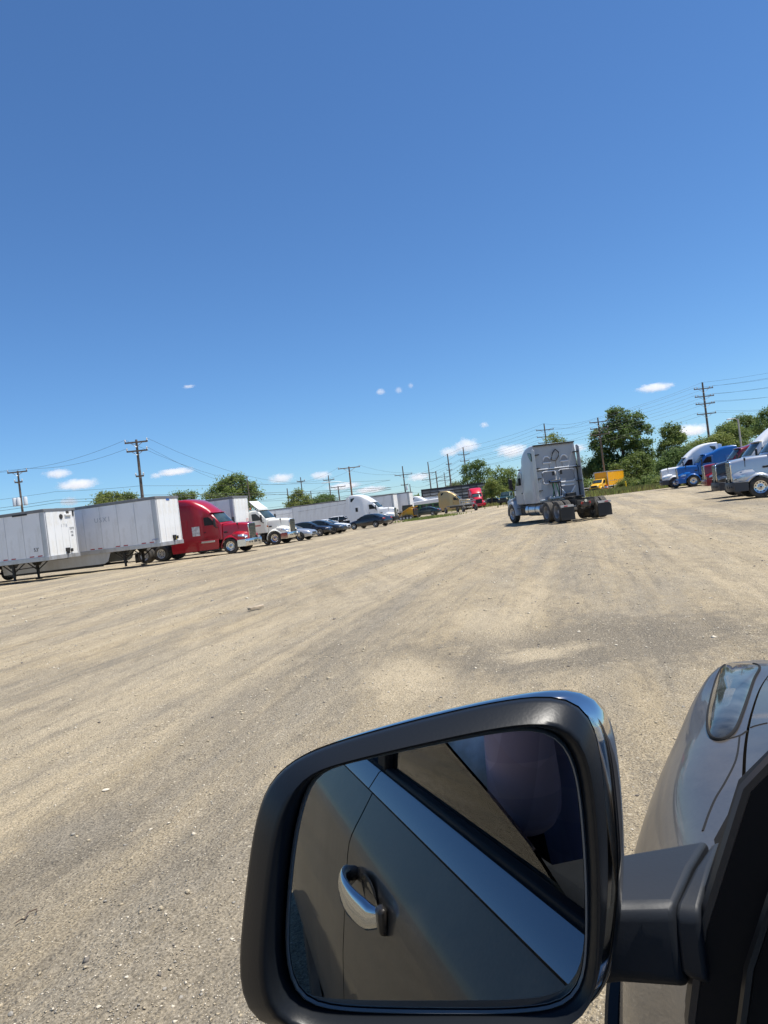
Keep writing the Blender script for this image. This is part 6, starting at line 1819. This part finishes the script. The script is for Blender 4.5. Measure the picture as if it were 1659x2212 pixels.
# ------------------------------------------------------------------ clouds: small fair-weather puffs of vapour far away
def cloud_mat():
    m = bpy.data.materials.new("cloud_vapour"); m.use_nodes = True
    t = m.node_tree; N = t.nodes; L = t.links
    N.remove(N["Principled BSDF"])
    pv = N.new("ShaderNodeVolumePrincipled"); pv.inputs["Color"].default_value = (.98, .98, 1, 1); pv.inputs["Anisotropy"].default_value = .2
    tc = N.new("ShaderNodeTexCoord"); oi = N.new("ShaderNodeObjectInfo")
    ad = N.new("ShaderNodeVectorMath"); ad.operation = 'ADD'
    cb = N.new("ShaderNodeCombineXYZ")
    mu = N.new("ShaderNodeMath"); mu.operation = 'MULTIPLY'; mu.inputs[1].default_value = 57.0
    L.new(oi.outputs["Random"], mu.inputs[0]); L.new(mu.outputs[0], cb.inputs[0]); L.new(mu.outputs[0], cb.inputs[2])
    mp = N.new("ShaderNodeMapping"); mp.inputs["Scale"].default_value = (1.6, 1.2, .7)
    L.new(tc.outputs["Object"], mp.inputs["Vector"]); L.new(mp.outputs[0], ad.inputs[0]); L.new(cb.outputs[0], ad.inputs[1])
    n = N.new("ShaderNodeTexNoise"); n.inputs["Scale"].default_value = 1.9; n.inputs["Detail"].default_value = 6; n.inputs["Roughness"].default_value = .68
    L.new(ad.outputs[0], n.inputs["Vector"])
    ln = N.new("ShaderNodeVectorMath"); ln.operation = 'LENGTH'; L.new(tc.outputs["Object"], ln.inputs[0])
    sub = N.new("ShaderNodeMath"); sub.operation = 'MULTIPLY_ADD'; sub.inputs[1].default_value = -.62; L.new(ln.outputs["Value"], sub.inputs[0]); L.new(n.outputs["Fac"], sub.inputs[2])
    mr = N.new("ShaderNodeMapRange"); mr.inputs["From Min"].default_value = .02; mr.inputs["From Max"].default_value = .30; mr.inputs["To Max"].default_value = .040
    L.new(sub.outputs[0], mr.inputs["Value"]); L.new(mr.outputs[0], pv.inputs["Density"])
    L.new(pv.outputs[0], N["Material Output"].inputs["Volume"])
    return m
M_CLOUD = cloud_mat()
bm = bmesh.new(); bmesh.ops.create_icosphere(bm, subdivisions=3, radius=1)
me_c = bpy.data.meshes.new("cloud"); bm.to_mesh(me_c); bm.free(); me_c.materials.append(M_CLOUD)
def cloud(label, px, py, hw, hh, depth=2600, tilt=0):
    p = at(px, py, depth); s_ = depth / FOC
    o = bpy.data.objects.new("cloud", me_c); link(o)
    o.location = p; o.scale = (hw * s_ * 1.4, hw * s_ * .9, hh * s_ * 1.55)
    return tag(o, label, "cloud", "small clouds")
for args in (("small cloud above the first trailer's roof, left of the two-armed pole", 125, 1023, 28, 9), ("longer cloud below the leftmost small cloud", 168, 1046, 42, 10), ("cloud peeping over the join of the two trailers", 150, 1084, 20, 9),
             ("long thin cloud right of the two-armed pole", 380, 1019, 40, 7), ("tiny puff at the left end of the thin cloud", 336, 1028, 13, 6),
             ("bright cloud right of the big round tree", 608, 1033, 27, 9), ("bright cloud left of the brown pole", 693, 1027, 23, 8),
             ("faint wisp alone in the left sky", 408, 835, 13, 3.5), ("left puff of the three in the middle sky", 822, 846, 10, 6.5), ("middle puff of the three in the middle sky", 861, 843, 8, 6.5), ("right puff of the three in the middle sky", 887, 833, 6, 5.5),
             ("single puff left of the pole above the grey tractor", 1046, 918, 10, 6), ("white cloud above the bushy trees in the centre", 1008, 962, 28, 13), ("soft cloud left of the white one above the bushy trees", 972, 976, 22, 9),
             ("wide cloud left of the grey tractor's roof", 1106, 974, 34, 13), ("cloud right of the grey tractor's roof", 1246, 968, 22, 8), ("long bright cloud left of the four-armed pole", 1415, 837, 36, 8), ("low cloud between the trees on the right", 1492, 930, 40, 12),
             ("thin cloud over the long trailer", 742, 1050, 36, 7), ("thin cloud above the twin trailers", 800, 1058, 34, 7), ("pale cloud behind the slatted screen's poles", 905, 1030, 26, 8)):
    cloud(*args)

# ------------------------------------------------------------------ the person in the driver's seat (seen in the door mirror)
def skin_chain(name, verts, edges, radii, m_, parent, root=0, sub=2):
    me = bpy.data.meshes.new(name); me.from_pydata(verts, edges, [])
    o = bpy.data.objects.new(name, me); link(o, parent)
    o.modifiers.new("skin", 'SKIN'); o.modifiers["skin"].use_smooth_shade = True
    if not me.skin_vertices: 
        bm = bmesh.new(); bm.from_mesh(me); bm.verts.layers.skin.verify(); bm.to_mesh(me); bm.free()
    for i, r_ in enumerate(radii):
        sv_ = me.skin_vertices[0].data[i]
        sv_.radius = (r_, r_) if not isinstance(r_, tuple) else r_
        sv_.use_root = (i == root)
    sb = o.modifiers.new("sub", 'SUBSURF'); sb.levels = sub; sb.render_levels = sub
    me.materials.append(m_)
    return o
def plaid():
    m = bpy.data.materials.new("plaid_cloth"); m.use_nodes = True
    t = m.node_tree; N = t.nodes; L = t.links; b = N["Principled BSDF"]; b.inputs["Roughness"].default_value = .9
    tc = N.new("ShaderNodeTexCoord"); sp = N.new("ShaderNodeSeparateXYZ"); L.new(tc.outputs["Object"], sp.inputs[0])
    prev = None
    for ax, sc, col in ((1, 9, (.26, .17, .24)), (2, 8, (.20, .20, .36)), (0, 8, (.40, .30, .36))):
        mu = N.new("ShaderNodeMath"); mu.operation = 'MULTIPLY'; mu.inputs[1].default_value = sc; L.new(sp.outputs[ax], mu.inputs[0])
        fr = N.new("ShaderNodeMath"); fr.operation = 'FRACT'; L.new(mu.outputs[0], fr.inputs[0])
        gt_ = N.new("ShaderNodeMath"); gt_.operation = 'GREATER_THAN'; gt_.inputs[1].default_value = .5; L.new(fr.outputs[0], gt_.inputs[0])
        ml = N.new("ShaderNodeMath"); ml.operation = 'MULTIPLY'; ml.inputs[1].default_value = .32; L.new(gt_.outputs[0], ml.inputs[0])
        mx = N.new("ShaderNodeMix"); mx.data_type = 'RGBA'; L.new(ml.outputs[0], mx.inputs[0]); mx.inputs[7].default_value = (*col, 1)
        if prev is None: mx.inputs[6].default_value = (.60, .50, .62, 1)
        else: L.new(prev, mx.inputs[6])
        prev = mx.outputs[2]
    L.new(prev, b.inputs["Base Color"])
    return m
M_SKIN = mat("skin", (.42, .26, .19), .55); M_DENIM = mat("light_denim", (.66, .66, .64), .9, noise=(16, .35), bump=(40, .5, .006))
M_HAIR = mat("dark_hair", (.02, .015, .012), .6, bump=(60, .5, .004))
per = thing("person", "driver in light denim sleeves and plaid shirt, seen in the door mirror", "person", (0, 0, 0), math.pi / 2 - PSI)
PV = [(-.42, -.46, .74), (-.45, -.46, .92), (-.50, -.46, 1.10), (-.50, -.46, 1.24), (-.49, -.455, 1.33), (-.47, -.45, 1.42),
      (-.48, -.28, 1.21), (-.27, -.17, 1.06), (-.12, -.14, 1.28), (-.09, -.12, 1.36),
      (-.48, -.64, 1.21), (-.28, -.66, 1.03), (-.12, -.42, 1.20), (-.09, -.30, 1.31),
      (-.40, -.36, .74), (.02, -.36, .80), (.30, -.36, .42), (.40, -.36, .40),
      (-.40, -.56, .74), (.02, -.58, .78), (.30, -.58, .42), (.40, -.58, .40)]
PE = [(0, 1), (1, 2), (2, 3), (3, 4), (4, 5), (3, 6), (6, 7), (7, 8), (8, 9), (3, 10), (10, 11), (11, 12), (12, 13), (0, 14), (14, 15), (15, 16), (16, 17), (0, 18), (18, 19), (19, 20), (20, 21)]
PR = [.13, .12, .13, .11, .055, .07, .065, .045, .034, .03, .065, .045, .034, .03, .085, .06, .045, .04, .085, .06, .045, .04]
fing = []
for hand_i, base_, sgn in ((9, Vector(PV[9]), 1), (13, Vector(PV[13]), -1)):
    for f in range(5):
        k0 = len(PV)
        a_ = base_ + Vector((.02, sgn * (.03 - .014 * f), .045 - .004 * abs(f - 1.5)))
        if f == 4: a_ = base_ + Vector((.03, -sgn * .035, .015))
        PV.append(tuple(a_)); PV.append(tuple(a_ + Vector((.035, 0, .02)))); PV.append(tuple(a_ + Vector((.05, 0, -.002))))
        PE += [(hand_i, k0), (k0, k0 + 1), (k0 + 1, k0 + 2)]; PR += [.009, .0085, .008]
skin_chain("body", PV, PE, PR, M_SKIN, per)
hd_ = MB()
hs2 = []
for i in range(13):
    t = i / 12; a_ = math.pi * t
    z = 1.50 - .125 * math.cos(a_); rx = .098 * math.sin(a_) ** .8; ry = .076 * math.sin(a_) ** .8
    hs2.append([(-.455 + rx * math.cos(q) * (1.0 if math.cos(q) < 0 else .92) + (.018 * math.exp(-((t - .46) / .09) ** 2) if abs(math.sin(q)) < .2 and math.cos(q) > 0 else 0), -.44 + ry * math.sin(q), z) for q in [2 * math.pi * k / 16 for k in range(16)]])
hd_.loft(hs2).build("head", M_SKIN, per, subsurf=1)
for s in (-1, 1):
    MB().lathe([(0, .012), (.012, .008), (.014, 0)], 'x', (-.372, -.44 + s * .03, 1.515), 8).build("eye", mat("eye_dark", (.02, .02, .02), .2), per)
    MB().lathe([(0, .008), (.028, .006), (.03, -.006)], 'y', (-.46, -.44 + s * .078, 1.50), 10).build("ear", M_SKIN, per)
MB().box(-.37, -.44, 1.435, .012, .045, .010).build("mouth", mat("lips", (.35, .14, .12), .5), per, bevel=.004)
MB().loft([[(x * 1.06 - (-.455) * .06 - .008, (y + .44) * 1.08 - .44, z + .012) for x, y, z in r_] for r_ in hs2[6:]]).build("hair", M_HAIR, per, subsurf=1)
skin_chain("shirt", [PV[i] for i in (0, 1, 2, 3)] + [(-.48, -.33, 1.22), (-.48, -.59, 1.22)], [(0, 1), (1, 2), (2, 3), (3, 4), (3, 5)], [.155, .15, .158, .125, .085, .085], plaid(), per)
skin_chain("denim_sleeve", [(-.49, -.31, 1.25), (-.45, -.24, 1.22), (-.36, -.19, 1.14), (-.285, -.165, 1.075)], [(0, 1), (1, 2), (2, 3)], [.10, .112, .104, .100], M_DENIM, per)
skin_chain("denim_sleeve", [(-.49, -.61, 1.23), (-.46, -.65, 1.20), (-.36, -.66, 1.10)], [(0, 1), (1, 2)], [.10, .10, .085], M_DENIM, per)
skin_chain("plaid_sleeve", [(-.29, -.205, 1.06), (-.22, -.18, 1.13), (-.13, -.145, 1.27), (-.11, -.135, 1.32)], [(0, 1), (1, 2), (2, 3)], [.07, .066, .055, .05], bpy.data.materials["plaid_cloth"], per)
fr_ = MB()
rr = random.Random(5)
for k in range(46):
    a_ = 2 * math.pi * k / 46
    c_ = Vector((-.27, -.16, 1.06)); e_ = Vector((math.cos(a_) * .03, math.cos(a_ + 1) * .075, math.sin(a_) * .078))
    fr_.tube([c_ + e_, c_ + e_ * 1.05 + Vector((.02 + .02 * rr.random(), .01 * rr.random(), -.02 * rr.random()))], .002, 3)
fr_.build("frayed_hem", mat("frayed_thread", (.55, .55, .52), .9), per)
skin_chain("jeans", [PV[i] for i in (0, 14, 15, 16)] + [PV[i] for i in (18, 19, 20)], [(0, 1), (1, 2), (2, 3), (0, 4), (4, 5), (5, 6)], [.15, .105, .08, .07, .105, .08, .07], mat("blue_jeans", (.08, .12, .20), .9, noise=(14, .3)), per)
